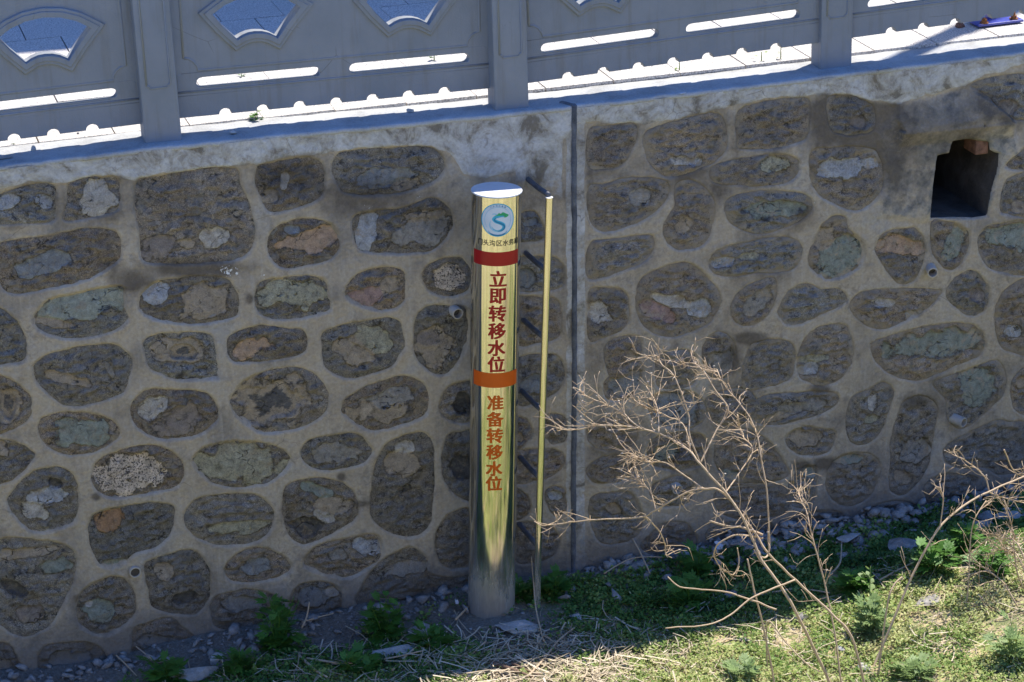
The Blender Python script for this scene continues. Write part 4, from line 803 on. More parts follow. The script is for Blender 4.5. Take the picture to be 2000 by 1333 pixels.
def leafcloud(x, y, NL, size, hgt, spread):
    n = len(x); th = RNG.uniform(0, 6.283, (n, NL)); rad = RNG.uniform(.2, 1, (n, NL))*spread[:, None]
    bx = x[:, None]+rad*np.cos(th); by = y[:, None]+rad*np.sin(th); bz = gz(bx, by)+RNG.uniform(0.15, 1, (n, NL))*hgt[:, None]
    L = size[:, None]*RNG.uniform(.6, 1.3, (n, NL)); tilt = RNG.uniform(-.2, .9, (n, NL)); a = th+RNG.normal(0, .8, (n, NL))
    dx, dy, dz = np.cos(a)*np.cos(tilt)*L, np.sin(a)*np.cos(tilt)*L, np.sin(tilt)*L; sx, sy = -np.sin(a)*L*.38, np.cos(a)*L*.38; rz = RNG.normal(0, .3, (n, NL))*L
    B = np.stack([bx, by, bz], -1); Tt = np.stack([bx+dx, by+dy, bz+dz], -1); Md = (B+Tt)/2
    A = Md+np.stack([sx, sy, rz*.5+.1*L], -1); Cc = Md-np.stack([sx, sy, rz*.5-.1*L], -1)
    V = np.stack([B, A, Tt, Cc], 2).reshape(-1, 3); return V, np.arange(len(V)).reshape(-1, 4)
hh = 0.012+0.03*np.clip(fbm(np.stack([cx_, cy_, 0*cx_], -1), 5, 2)+.5, 0, 1.2)
V, Q = leafcloud(cx_, cy_, NL, RNG.uniform(.008, .018, nC)*np.where(cy_ > -.7, 1.25, 1.0), hh, np.full(nC, .022))
tn = np.clip(0.42+fbm(np.stack([cx_, cy_, 0*cx_+2], -1), 3, 3)*.45+RNG.normal(0, .13, nC)+.36*sstep(-.62, -1.05, cy_), 0, 1)  # sunlight painted in: leaves turn paler past the edge of the wall's shade
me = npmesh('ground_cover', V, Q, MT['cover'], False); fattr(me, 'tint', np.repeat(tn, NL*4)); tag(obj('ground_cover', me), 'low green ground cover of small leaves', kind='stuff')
# ---- straw litter (uncountable)
def strawcloud(x, y, L, up, wide=1.0):
    n = len(x); a = RNG.uniform(0, 6.283, n); w = RNG.uniform(.0009, .0023, n)*wide; V = []; k = 4; bend = RNG.normal(0, .5, n); rise = RNG.random(n)*up
    for i in range(k):
        t = i/(k-1)-.5; aa = a+bend*t; px_ = x+np.cos(aa)*L*t; py_ = y+np.sin(aa)*L*t; z = gz(px_, py_)+.006+rise*(t+.5)
        nx, ny = -np.sin(aa)*w, np.cos(aa)*w; V.append(np.stack([np.stack([px_+nx, py_+ny, z], -1), np.stack([px_-nx, py_-ny, z+.001], -1)], 1))
    V = np.stack(V, 1).reshape(n, -1, 3); q = np.concatenate([np.array([[2*i, 2*i+1, 2*i+3, 2*i+2]]) for i in range(k-1)]); Q = (np.arange(n)[:, None, None]*2*k+q[None]).reshape(-1, 4); return V.reshape(-1, 3), Q, k*2
def sden(x, y):
    n = fbm(np.stack([x, y, np.full_like(x, 21.0)], -1), 3.2, 3)
    return np.where((x > .15) & (y > -.68), .3, 1.0)*np.clip(sstep(0.25, 0.75, -y)*(0.25+0.75*sstep(-.25, .25, n))+0.5*np.exp(-(((x+.1)/.4)**2+((y+.75)/.25)**2)), 0, 1)*sstep(.06, .2, -y)
sx_, sy_ = scatter(10000, -2.9, 3.2, -2.5, -0.05, sden)
V, Q, k = strawcloud(sx_, sy_, RNG.uniform(.05, .26, len(sx_)), .035); ax, ay = scatter(2600, -1.5, .75, -1.25, -.42, lambda x, y: np.exp(-(((x+.25)/.55)**2+((y+.82)/.24)**2)))
V2, Q2, k = strawcloud(ax, ay, RNG.uniform(.08, .34, len(ax)), .05, 1.7); bx_, by_ = scatter(700, -2.6, -.4, -.9, -.3, lambda x, y: 0*x+.6); V3, Q3, k = strawcloud(bx_, by_, RNG.uniform(.08, .30, len(bx_)), .05, 1.5)
Q = np.concatenate([Q, Q2+len(V), Q3+len(V)+len(V2)]); V = np.concatenate([V, V2, V3]); nst_ = len(V)//k
me = npmesh('straw_litter', V, Q, MT['straw'], False); fattr(me, 'tint', np.repeat(RNG.beta(2.2, 1.8, nst_), k)); tag(obj('straw_litter', me), 'dry straw and dead stems lying on the soil', kind='stuff')
# ---- rubble
def rockmesh(name, r, sq, seed, m, sub=2, rough=.45):
    bm = bmesh.new(); bmesh.ops.create_icosphere(bm, subdivisions=sub, radius=1.0)
    P = np.array([v.co[:] for v in bm.verts]); d = 1+fbm(P+seed, 1.1, 3)*rough; C = np.array([[math.sin(seed*1.7+i*2.4), math.cos(seed*2.9+i*1.3), math.sin(i*3.1+seed)] for i in range(7)]); C /= np.linalg.norm(C, axis=1)[:, None]
    P = P*d[:, None]
    for c in C:
        h = P@c; P = P-np.clip(h-.62, 0, None)[:, None]*c*.95
    P = P*np.array(sq)*r
    for v, q in zip(bm.verts, P): v.co = q
    me = bpy.data.meshes.new(name); bm.to_mesh(me); bm.free(); me.materials.append(m); return me
rk = [rockmesh('r', 1, (1, .75, .42), s*3.3+1, None, 1, .9) for s in range(6)]; rV = [np.array([v.co[:] for v in m_.vertices]) for m_ in rk]; rF = [np.array([p_.vertices[:] for p_ in m_.polygons]) for m_ in rk]
def rubden(x, y): return np.exp(-((y+.09)/np.where(x > .25, .13, .09))**2)*np.where(x < -.35, np.clip(sstep(-.3, -.9, x)*.3+.3, 0, 1), np.where(x > .25, 1.0, .35))+.035
rx, ry = scatter(12000, -2.8, 3.0, -.95, .0, rubden); VV = []; FF = []; c0 = 0
for x, y, z in zip(rx, ry, gz(rx, ry)):
    k = random.randrange(6); s = random.choice([.004, .004, .005, .006, .006, .008, .010, .014, .022, .036])*random.uniform(.6, 1.5); R_ = np.array(Euler((random.gauss(0, .5), random.gauss(0, .5), random.random()*6.28)).to_matrix())
    VV.append(rV[k]@R_.T*s+np.array([x, y, z+s*.25])); FF.append(rF[k]+c0); c0 += len(rV[k])
def chunks(n, x0, x1, d, s0, s1):
    global c0
    for _ in range(n):
        x = random.uniform(x0, x1); y = -.02-abs(random.gauss(0, d)); s = random.uniform(s0, s1)**1.0*random.choice([.5, .6, .8, 1, 1]); k = random.randrange(6); R_ = np.array(Euler((random.gauss(0, .35), random.gauss(0, .35), random.random()*6.28)).to_matrix())
        VV.append(rV[k]@R_.T*s+np.array([x, y, float(gz(x, y))+s*.3+.05*max(0, 1+y/.12)*(x > .9)*random.random()])); FF.append(rF[k]+c0); c0 += len(rV[k])
chunks(420, .95, 3.0, .13, .02, .055); chunks(50, -2.6, -.45, .12, .012, .032); chunks(70, .2, .95, .08, .012, .03)
me = npmesh('rubble', np.concatenate(VV), np.concatenate(FF), MT['rubble'], False); tag(obj('rubble', me), 'small grey rubble along the foot of the stone wall', kind='stuff')
def rock(name, label, cat, px, py, wpx, hpx, m, rot=0.0, flat_=.35, seed=1.0, group=None, sub=3, rough=.5):
    w = gp(px, py); s = wpx/2/445.0; dpt = hpx/445.0/0.47/2
    me = rockmesh(name, 1.0, (s, max(dpt*.75, s*.35), s*flat_), seed, m, sub, rough); o = obj(name, me, None, (w.x, w.y, w.z+s*flat_*.45), (random.uniform(-.06, .06), random.uniform(-.06, .06), rot)); tag(o, label, cat, group); return o
rock('mortar_chunk', 'pale flat mortar chunk in front of the steel pole base', 'rubble chunk', 1012, 1230, 90, 36, MT['slab'], -.25, .32, 2.2)
rock('mortar_slab', 'long pale mortar slab lying between the green plant and the pole', 'rubble chunk', 768, 1278, 118, 32, MT['slab'], .1, .2, 5.1)
rock('mortar_slab', 'broken mortar slab at the bottom left edge of the picture', 'rubble chunk', 385, 1324, 110, 34, MT['slab'], .1, .3, 7.1)
rock('mortar_chunk', 'small pale mortar chunk left of the left green plant', 'rubble chunk', 425, 1292, 42, 28, MT['slab'], .5, .5, 3.3)
rock('concrete_lump', 'grey earth covered concrete lump behind the middle green plant', 'rubble chunk', 822, 1240, 60, 40, MT['rubble'], .3, .6, 9.0)
rock('rubble_slab', 'lower of two stacked flat slabs at the wall foot on the right', 'rubble chunk', 1668, 1088, 96, 30, MT['rubble'], -.12, .22, 4.0)
rock('rubble_slab', 'upper of two stacked flat slabs at the wall foot on the right', 'rubble chunk', 1655, 1068, 70, 22, MT['slab'], .1, .2, 6.0).location.z += .045
rock('rubble_block', 'big rounded rubble block right of the stacked slabs', 'rubble chunk', 1768, 1076, 80, 60, MT['rubble'], .3, .55, 8.4)
rock('rubble_block', 'rubble block against the wall left of the big rounded one', 'rubble chunk', 1708, 1052, 36, 28, MT['rubble'], .2, .8, 1.4)
rock('rubble_slab', 'flat grey slab at the wall foot near the right edge', 'rubble chunk', 1895, 1036, 110, 24, MT['rubble'], -.1, .25, 5.7)
rock('rubble_block', 'grey block lying upon the flat slab near the right edge', 'rubble chunk', 1925, 1016, 52, 34, MT['rubble'], .5, .6, 3.9)
rock('rubble_block', 'pale concrete block at the wall foot touching the right edge', 'rubble chunk', 1978, 1022, 60, 60, MT['slab'], .5, .6, 6.9)
rock('rubble_slab', 'grey slab in the green leaves below the dry bush', 'rubble chunk', 1430, 1165, 56, 26, MT['rubble'], .1, .3, 2.9)
rock('rubble_slab', 'flat slab at the wall foot left of the dry bush twigs', 'rubble chunk', 1245, 1108, 60, 24, MT['rubble'], .2, .3, 7.9)
rock('rubble_slab', 'half buried slab under the weeds on the shaded right bank', 'rubble chunk', 1815, 1178, 70, 26, MT['rubble'], .2, .25, 1.9)
rock('white_pebble', 'rounded white pebble among green leaves right of the thin pipe', 'stone', 1128, 1209, 22, 20, MT['pebble'], .2, .9, 5.0, None, 2, .2)
rock('white_stone', 'whitish stone on the sunlit grass beside the dry stems', 'stone', 1688, 1306, 32, 20, MT['pebble'], .2, .6, 4.4, None, 2, .4)
rock('white_stone', 'small whitish stone on sunlit straw above the larger one', 'stone', 1642, 1268, 16, 16, MT['pebble'], .2, .6, 4.9, None, 2, .4)
rock('rubble_slab', 'tilted grey slab leaning on the wall foot right of the bush twigs', 'rubble chunk', 1560, 1072, 60, 30, MT['rubble'], .4, .35, 2.4)
rock('brick_bit', 'reddish brick fragment on bare soil below the pole', 'rubble chunk', 918, 1264, 14, 18, MT['brown'], .3, .8, 3.0, None, 2)
def crumple(name, label, px, py, w, h, dz=0.02):
    g = gp(px, py); k = 9; V = []
    for i in range(k):
        for j in range(k):
            u, v = i/(k-1)-.5, j/(k-1)-.5; q = np.array([[u*3+px, v*3, 1.0]]); r_ = 1+.9*gnoise(q*2.3)[0]
            V.append((u*w*r_, v*h*.6*r_, .02+.05*gnoise(q)[0]*w*8+(v*.7)*h))
    o = obj(name, npmesh(name, V, gridq(k, k), MT['litter'], False), None, (g.x, g.y, g.z+dz)); tag(o, label, 'litter'); return o
crumple('paper_scrap', 'crumpled white scrap at the wall foot behind the dry bush', 1405, 1078, .034, .045)
crumple('paper_scrap', 'small torn pale scrap left of the steel pole base', 893, 1190, .014, .022)
# ---- dead sticks lying about
def stick(label, pts, r, m='dry', lift=.026, name='dead_stick'):
    P = np.array([tuple(gp(a, b)+Vector((0, 0, lift+(c if len(q) > 2 else 0)))) for q in pts for a, b, c in [tuple(q)+(0,)*(3-len(q))]])
    P = catmull(P, 5); V, Q = tube_np(P, np.linspace(r, r*.6, len(P)), 6); a = Acc(); a.add(V-P[0], Q); tag(obj(name, a.mesh(name, MT[m]), None, tuple(P[0])), label, 'stick')
stick('long pale stick leaning up from the sunlit straw toward the pipe', [(1030, 1333), (1060, 1300), (1090, 1262), (1122, 1236)], .006)
stick('straight dry stick left of the pole on shaded soil', [(766, 1320), (800, 1285), (840, 1256)], .0065)
stick('short pale stick left of the pole pointing to its base', [(893, 1325), (920, 1290), (950, 1262)], .006)
stick('dark charred branch lying in the straw below the pole', [(962, 1305), (1000, 1318), (1040, 1333)], .012, 'drydark')
stick('thin dark twig beside the charred branch', [(1000, 1305), (1030, 1320), (1060, 1332)], .007, 'drydark')
stick('bent grey stick on soil under the middle green plant', [(600, 1296), (680, 1306), (760, 1296), (830, 1280)], .006)
stick('pale stick at the lower left of the middle plant', [(580, 1286), (615, 1318), (640, 1333)], .008)
stick('thin orange stalk standing on the left slope before the wall', [(216, 1242), (250, 1260), (298, 1298)], .0045)
stick('slender stalk lying across the rubble at lower left', [(228, 1290), (245, 1306), (268, 1330)], .004)
stick('short upright brown stalk right of the left green plant', [(590, 1236), (600, 1222, .02), (607, 1215, .08)], .005)
stick('thin stalk left of the middle plant on the soil', [(590, 1225), (620, 1216), (652, 1208)], .004)
stick('pale stalks under the pole leaning on the mortar chunk', [(890, 1220), (905, 1205), (915, 1195)], .006)
stick('thin bare vine hanging beside the thin pipe', [(1062, 1262), (1048, 1210, .02), (1043, 1180, .10), (1040, 1170, .2)], .004)
stick('pale dead stalk on the shaded bank right of the bush', [(1718, 1143), (1745, 1128), (1785, 1108)], .006)
stick('white curved dead stem in the leaves right of the bush', [(1620, 1133), (1640, 1120, .03), (1643, 1085, .05)], .006)
stick('long straw stem across the shaded leaves under the bush', [(1430, 1175), (1500, 1168), (1560, 1160), (1620, 1168)], .006)
stick('loose dry stems at the wall foot left of the bush', [(1180, 1130), (1235, 1100), (1310, 1098)], .004)
stick('slanting dry stalk at the wall foot below the dry twigs', [(1225, 1078, .1), (1250, 1105, .05), (1270, 1130)], .005)
# ---- mugwort and other green plants, each leaf a part
def leafmesh(name, m, lobes=3, w=.16):
    V = []; F = []
    def blade(ox, oy, a, L, ww):
        c, s = math.cos(a), math.sin(a); k = len(V)
        for t, h in ((0, .25), (.35, 1), (.7, .75), (1, 0)):
            for sg in (1, -1): V.append((ox+c*L*t-s*sg*h*ww, oy+s*L*t+c*sg*h*ww, .10*math.sin(t*2.2)*L-.06*(ox)**2))
        F.extend([(k+2*i, k+2*i+1, k+2*i+3, k+2*i+2) for i in range(3)])
    blade(0, 0, 0, .55, .03); blade(.45, 0, 0, .55, w*.55)
    for i in range(lobes):
        x = .25+.5*i/max(1, lobes-1)*.9
        for sg in (1, -1): blade(x, 0, sg*.75, .52-.25*abs(i/max(1, lobes-1)-.35), w*.45); 
        if lobes > 2:
            for sg in (1, -1): blade(x+.12, sg*.12, sg*.35, .30, w*.3)
    return mesh(name, V, F, m, False)
LEAVES = {'mug': [leafmesh('leaf', MT['leaf'], k, w) for k, w in ((3, .16), (4, .15), (3, .20))], 'pale': [leafmesh('leaf', MT['leafpale'], 3, .12), leafmesh('leaf', MT['leafpale'], 4, .12)], 'oval': [leafmesh('leaf', MT['leafpale'], 0, .42)], 'dark': [leafmesh('leaf', MT['leaf'], 2, .22)]}
def plant(name, label, px, py, hpx, wpx, kind, nl, cat='plant', group=None, base=None, lmin=.06, lmax=.118, erect=.5):
    g = base if base is not None else gp(px, py); H_ = hpx/445/0.9; R_ = wpx/2/445
    o = thing(name, label, cat, tuple(g), (0, 0, random.random()*6), group); nl = int(nl*1.35); nst = max(1, nl//9)
    for s in range(nst):
        a = 2.4*s+random.random(); rr = R_*random.uniform(.15, .75)*(nst > 1); hs = H_*random.uniform(.6, 1.0) if s else H_
        P = catmull([(0, 0, -.01), (rr*.5*math.cos(a), rr*.5*math.sin(a), hs*.5), (rr*math.cos(a), rr*math.sin(a), hs)], 4)
        V, Q = tube_np(P, np.linspace(.0035, .0016, len(P)), 5); ac = Acc(); ac.add(V, Q); obj('stem', ac.mesh('stem', MT['leaf' if kind in ('mug', 'dark') else 'leafpale']), o)
        for k in range(nl//nst):
            t = random.uniform(.12, 1.0); i = min(len(P)-1, int(t*(len(P)-1))); b = random.random()*6.28; L = random.uniform(lmin, lmax)*(1.15-.45*t)
            obj('leaf', random.choice(LEAVES[kind]), o, tuple(P[i]), (random.uniform(-.35, .35), -random.uniform(-.3, .4)-.7*erect*t*t, b), (L,)*3)
    return o
plant('mugwort', 'bushy dark green mugwort in shade at lower left of the wall', 545, 1268, 112, 130, 'mug', 60)
plant('mugwort', 'bright green mugwort in shade left of the steel pole', 752, 1248, 86, 118, 'mug', 58)
plant('mugwort', 'low green mugwort spreading right of the bright one', 838, 1262, 40, 90, 'mug', 26)
plant('mugwort', 'small green weed at the very bottom left before the rubble', 330, 1328, 46, 120, 'mug', 34)
plant('mugwort', 'low weed between the mortar chunk and left mugwort', 470, 1318, 60, 90, 'mug', 30)
plant('mugwort', 'dark green weed at the wall foot under the dry twigs', 1362, 1128, 62, 80, 'mug', 34)
plant('mugwort', 'dark green weed clump below the dry bush in shade', 1345, 1180, 50, 150, 'mug', 40)
plant('mugwort', 'leafy weed touching the right side of the steel pole', 1016, 1168, 40, 46, 'dark', 20)
plant('mugwort', 'dark weed behind the thin pipe foot', 1085, 1165, 44, 80, 'mug', 30)
plant('mugwort', 'green weed on the shaded bank right of the rubble block', 1825, 1120, 66, 130, 'mug', 44)
plant('mugwort', 'green weed at the wall foot left of the right edge', 1880, 1085, 60, 110, 'mug', 36)
plant('mugwort', 'green weed on the shaded slope near the right edge', 1940, 1120, 56, 110, 'mug', 34)
plant('mugwort', 'dark weed on shaded ground below the stacked slabs', 1680, 1150, 40, 130, 'mug', 40)
plant('mugwort', 'dark weed below the mortar slab at bottom centre', 700, 1318, 34, 120, 'mug', 30)
plant('wormwood', 'pale feathery sunlit weed at the edge of the shade', 1702, 1240, 60, 92, 'pale', 54, erect=.6)
plant('wormwood', 'pale feathery sunlit weed at the bottom right of the grass', 1790, 1325, 30, 110, 'pale', 34)
plant('wormwood', 'pale sunlit weed at the bottom edge beside dry stems', 1440, 1326, 26, 90, 'pale', 30)
plant('wormwood', 'pale weed in sun at the far right edge', 1975, 1290, 70, 90, 'pale', 34)
plant('tall_weed', 'tall slender weed with broad pale leaves rising from shade edge', 1697, 1215, 116, 40, 'oval', 12, lmin=.05, lmax=.085, erect=.9)
def top_at(px, py, y):
    w = onZ(np.array([px]), np.array([py]), 2.40)[0]; return Vector((w[0], w[1], 2.398))
plant('pavement_weed', 'green weed in the pavement seam right of the left post', 502, 236, 22, 30, 'mug', 14, base=top_at(502, 238, 0), lmin=.025, lmax=.045)
plant('pavement_weed', 'weed with one bright broad leaf left of the right post', 1487, 116, 18, 14, 'oval', 3, base=top_at(1487, 119, 0), lmin=.04, lmax=.05)
plant('pavement_weed', 'sparse weed sprig beside the right post foot', 1525, 112, 26, 26, 'oval', 6, base=top_at(1525, 114, 0), lmin=.015, lmax=.03)
plant('pavement_weed', 'sprig in the seam between middle and right posts', 1327, 132, 18, 14, 'oval', 4, base=top_at(1327, 136, 0), lmin=.018, lmax=.028)
plant('pavement_weed', 'small weed seen through the left slot of the middle panel', 472, 150, 12, 18, 'mug', 8, base=top_at(472, 155, 0), lmin=.02, lmax=.035)
plant('pavement_weed', 'small weed seen through the right slot of the middle panel', 846, 112, 16, 16, 'mug', 8, base=top_at(848, 117, 0), lmin=.02, lmax=.035)
plant('pavement_weed', 'tiny green sprout at the far left pavement seam', 27, 286, 8, 16, 'mug', 6, base=top_at(27, 288, 0), lmin=.015, lmax=.025)
# ================================================================ DRY WEEDS IN FRONT
def twigs_for(o, P, n, L0, L1, r, tufts, rngs, m):
    T = np.gradient(P, axis=0); T /= np.linalg.norm(T, axis=1)[:, None]+1e-9
    for _ in range(n):
        tw = Acc(); i = min(len(P)-1, int(rngs.uniform(.2, 1)**.8*(len(P)-1))); d = T[i]+np.array([rngs.gauss(0, .75), rngs.gauss(0, .5), rngs.gauss(.12, .7)]); d /= np.linalg.norm(d)
        L = rngs.uniform(L0, L1); cv = np.array([rngs.gauss(0, .7), rngs.gauss(0, .4), rngs.gauss(.1, .7)]); q = [P[i]]
        for k in range(7): q.append(q[-1]+d*L/7); d = d+cv*.18+np.array([rngs.gauss(0, .1) for _ in range(3)]); d /= np.linalg.norm(d)
        V, Q = tube_np(q, np.linspace(r, r*.5, 8), 5); tw.add(V, Q)
        for k in (3, 4, 6):
            if rngs.random() < .62:
                e = d+np.array([rngs.gauss(0, .8), rngs.gauss(0, .5), rngs.gauss(0, .8)]); e /= np.linalg.norm(e); l = L*rngs.uniform(.3, .8); mid = q[k]+e*l*.5+np.array([0, 0, rngs.gauss(0, .12)*l])
                V, Q = tube_np([q[k]-e*r*.4, mid, q[k]+e*l], [r*.75, r*.6, r*.4], 4); tw.add(V, Q)
        obj('twig', tw.mesh('twig', MT[m]), o)
        if rngs.random() < tufts:
            k = rngs.choice([4, 6, 7]); s = rngs.uniform(.004, .008); tf = Acc(); tf.add(rV[rngs.randrange(6)]*s*np.array([1, 1, 1.2])+q[k], [tuple(f) for f in rF[0]]); obj('seed_tuft', tf.mesh('seed_tuft', MT['tuft'], True), o)
def weed(name, label, branches, y0, y1, cat='dry weed', m='dry', seed=1, group=None):
    """branches: (pixel polyline, base radius, tip radius, twigs, tufts, t-range of depth)"""
    rngs = random.Random(seed); root = None
    for bi, (pl, r0, r1, nt_, tu, ta, tb) in enumerate(branches):
        pl = np.array(pl, float); t = np.linspace(ta, tb, len(pl)); w = np.stack([onY(np.array([a]), np.array([b]), y0+(y1-y0)*k)[0] for (a, b), k in zip(pl, t)])
        if root is None:
            g = w[0].copy(); g[2] = float(gz(g[0], g[1])); root = thing(name, label, cat, tuple(g), group=group)
            if w[0][2] > g[2]+.01: w = np.concatenate([[g-np.array([0, 0, .02])], w])
            else: w[0][2] = g[2]-.02
        P = catmull(w, 6)-g; P = P+np.stack([fbm(P+bi, 14, 2)]*3, 1)*.004
        V, Q = tube_np(P, np.linspace(r0, r1, len(P))*.88, 7); a = Acc(); a.add(V, Q); o = obj('branch', a.mesh('branch', MT[m]), root)
        if nt_:
            twigs_for(o, P, int(nt_*2.5), .05, .16, .0021, tu*.6, rngs, m)
    return root
weed('dry_bush', 'large pale dead bush with curling twigs leaning left across the wall', [
    ([(1640, 1400), (1620, 1333), (1552, 1191), (1516, 1134), (1484, 1087), (1455, 1019), (1419, 965), (1368, 907), (1347, 880), (1305, 855), (1250, 837), (1175, 832), (1125, 839), (1088, 836)], .0085, .003, 15, .8, 0, 1),
    ([(1690, 1345), (1664, 1245), (1624, 1199), (1581, 1159), (1502, 1083), (1473, 1040), (1415, 965), (1375, 955), (1335, 965), (1280, 997), (1250, 1011), (1175, 1014), (1115, 1020), (1065, 1027), (1044, 1019)], .007, .0028, 12, .5, 0.05, 1.05),
    ([(1644, 1345), (1631, 1242), (1613, 1148), (1588, 1055), (1575, 1000), (1563, 975), (1559, 957)], .005, .0028, 12, .35, .1, .8),
    ([(1484, 1087), (1502, 1076), (1498, 961), (1487, 900), (1480, 853), (1462, 813), (1437, 780), (1410, 745), (1400, 722)], .005, .0028, 9, .5, .35, .95),
    ([(1368, 907), (1347, 850), (1345, 813), (1327, 757), (1310, 727), (1292, 712), (1282, 695), (1262, 695)], .0045, .0026, 7, .4, .6, 1),
    ([(1368, 905), (1385, 870), (1400, 840), (1422, 802), (1400, 767), (1380, 735), (1367, 717), (1345, 709), (1315, 717)], .0045, .0026, 7, .8, .6, 1),
    ([(1287, 847), (1285, 805), (1277, 780), (1262, 755)], .0038, .0024, 4, .6, .7, 1),
    ([(1347, 880), (1340, 840), (1325, 822), (1300, 812), (1250, 790), (1237, 780)], .004, .0025, 6, .7, .65, 1),
    ([(1250, 837), (1232, 822), (1217, 807), (1175, 787), (1160, 782), (1137, 770)], .004, .0025, 8, .9, .75, 1.05),
    ([(1375, 955), (1340, 930), (1300, 905), (1260, 900), (1225, 880)], .004, .0025, 8, .5, .6, 1),
    ([(1415, 965), (1440, 930), (1470, 880), (1450, 850), (1440, 810)], .004, .0025, 7, .4, .5, .9),
    ([(1280, 997), (1270, 960), (1240, 935), (1225, 915)], .0036, .0024, 8, .5, .75, 1),
    ([(1260, 1008), (1285, 1035), (1298, 1060), (1300, 1080), (1312, 1090)], .0036, .0024, 3, .2, .75, .9),
    ([(1516, 1191), (1462, 1170), (1408, 1155), (1336, 1148), (1304, 1127)], .005, .003, 0, 0, .1, .3),
    ([(1552, 1134), (1473, 1166), (1426, 1202), (1383, 1220), (1300, 1227)], .005, .003, 0, 0, .2, .0),
    ([(1490, 1052), (1440, 1045), (1405, 1060), (1395, 1085), (1410, 1110), (1432, 1122), (1443, 1100), (1440, 1070)], .0042, .003, 4, .2, .4, .6),
    ([(1490, 1045), (1450, 1030), (1420, 1028), (1386, 1018)], .0062, .0048, 3, 0, .4, .6)], -1.62, -.88, seed=4)
weed('dry_cane', 'straight dry cane standing left of the dead bush base', [([(1514, 1345), (1490, 1220), (1472, 1150), (1460, 1091)], .0058, .004, 0, 0, 0, 1)], -1.55, -1.45, 'dry stem', seed=2)
weed('dry_cane', 'bent dry cane with a bare hooked tip right of the bush', [([(1714, 1345), (1722, 1260), (1734, 1177), (1745, 1145), (1761, 1127)], .0055, .004, 0, 0, 0, 1)], -1.5, -1.4, 'dry stem', seed=2)
weed('dry_cane', 'thin dry cane crossing the sunlit grass below the bush', [([(1500, 1215), (1540, 1262), (1580, 1300), (1600, 1312)], .004, .003, 0, 0, 1, 0)], -1.5, -1.2, 'dry stem', seed=2)
weed('arching_weed', 'tall brown stem arching up toward the right edge', [
    ([(1698, 1345), (1712, 1290), (1750, 1199), (1786, 1116), (1833, 1033), (1876, 993), (1930, 961), (2000, 932), (2060, 905)], .0072, .0045, 3, .5, 0, 1),
    ([(1932, 960), (1925, 935), (1910, 920), (1885, 900), (1870, 892)], .004, .0028, 4, .7, .8, .95),
    ([(1961, 879), (1972, 905), (1985, 925), (2005, 932)], .004, .003, 3, .7, .9, 1),
    ([(1930, 961), (1960, 972), (2010, 985)], .0036, .0028, 4, .3, .8, .9),
    ([(1835, 1035), (1842, 980), (1838, 955), (1835, 940)], .0036, .0024, 2, 0, .5, .7)], -1.45, -1.0, m='dry', seed=9)
weed('dry_cane', 'leaning brown cane under the arching stem', [([(1858, 1345), (1873, 1250), (1890, 1159), (1898, 1033), (1926, 979)], .0046, .003, 2, .2, 0, 1)], -1.3, -1.05, 'dry stem', seed=5)
weed('dry_cane', 'upright brown cane with seed tufts near the right edge', [([(2000, 1200), (1985, 1110), (1977, 1033), (1968, 1000), (1960, 975)], .0046, .003, 5, .8, 0, 1)], -1.2, -1.1, 'dry stem', seed=6)
weed('dead_thicket', 'tangle of dead stems on a dark stalk at bottom right', [
    ([(1985, 1350), (1978, 1290), (1980, 1220), (1992, 1160)], .010, .006, 0, 0, 0, .6),
    ([(1985, 1250), (1960, 1200), (1930, 1195), (1890, 1212), (1850, 1265), (1835, 1310)], .005, .003, 6, .2, .2, .8),
    ([(1990, 1190), (1960, 1140), (1925, 1110), (1895, 1088)], .0045, .003, 6, .2, .3, .9),
    ([(2010, 1120), (1985, 1060), (1955, 1048), (1925, 1042)], .0045, .003, 8, .3, .4, 1),
    ([(2015, 1160), (1990, 1090), (1970, 1075), (1955, 1072)], .004, .003, 8, .3, .4, 1),
    ([(1985, 1260), (1950, 1240), (1920, 1230), (1860, 1240)], .004, .003, 5, .1, .2, .7)], -1.45, -1.05, m='dry', seed=12)
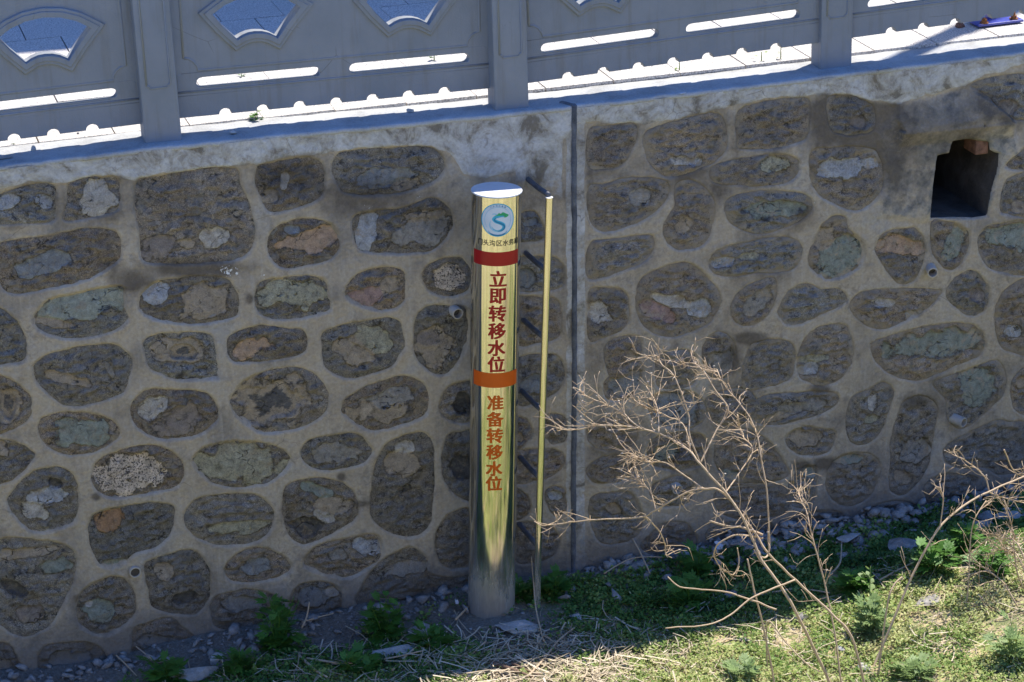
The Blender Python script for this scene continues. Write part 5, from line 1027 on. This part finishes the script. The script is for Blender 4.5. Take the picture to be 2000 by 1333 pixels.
# ================================================================ SMALL THINGS ON THE COPING
def toprock(name, label, px, py, w, m, flat_=.6, cat='stone', seed=2.0):
    q = onZ(np.array([px]), np.array([py]), 2.405)[0]; s = w/2/430.0; me = rockmesh(name, 1.0, (s, s*.8, s*flat_), seed, m, 2, .4)
    tag(obj(name, me, None, (q[0], q[1], float(ztop(q[0]))+.003+s*flat_*.7), (0, 0, seed)), label, cat)
toprock('pebble', 'grey pebble on the coping left of the left post', 66, 297, 13, MT['pebble'], .9, seed=3.0)
toprock('pebble', 'grey pebble on the shaded coping right of the left post', 455, 263, 17, MT['pebble'], .6, seed=5.0)
toprock('pebble', 'dark crumb on the pavement seam near left end', 153, 266, 7, MT['bracket'], .8, seed=1.5)
toprock('brown_stone', 'rounded brown stone beside the blue plate on the pavement', 1875, 51, 27, MT['brown'], .75, seed=4.0)
def stickbox(name, label, px, py, L, W_, Hh, rz, m, cat='chip'):
    q = onZ(np.array([px]), np.array([py]), 2.405)[0]; o = box(name, -L/2, L/2, -W_/2, W_/2, 0, Hh, m, .001); o.location = (q[0], q[1], float(ztop(q[0]))+.006); o.rotation_euler = (0, 0, rz); tag(o, label, cat)
stickbox('wood_chip', 'small grey chip standing on the coping at middle panel', 801, 214, .034, .012, .012, -.9, MT['pebble'])
stickbox('wood_strip', 'thin grey strip lying on the coping right of the right post', 1728, 130, .075, .022, .006, .1, MT['lamp'])
stickbox('wood_strip', 'thin grey strip at the far left end of the coping', 10, 312, .06, .02, .006, .1, MT['lamp'])
stickbox('white_flake', 'white flake on the coping front right of the joint', 1333, 173, .03, .016, .003, .3, MT['litter'])
q = onZ(np.array([1946.]), np.array([45.]), 2.405)[0]
plate = thing('base_plate', 'blue painted steel base plate with rusty bolts lying on the pavement', 'metal plate', (q[0], q[1], 2.408), (0, 0, .02))
box('plate', -.125, .125, -.05, .07, 0, .012, MT['bluemetal'], .002, plate); box('bracket_fin', -.03, .02, .03, .065, .012, .05, MT['bluemetal'], .003, plate)
for (bx, by, up) in ((-.085, -.03, .0), (.085, -.02, .03)):
    a = Acc()
    for r_, z0, z1, k in ((.022, .012, .017, 16), (.015, .017, .032, 6), (.008, .032, .038+up, 8)):
        V, Q = tube_np([(bx, by, z0), (bx, by, z1)], [r_, r_], k); a.add(V, Q)
    obj('bolt', a.mesh('bolt', MT['rust'], False), plate)
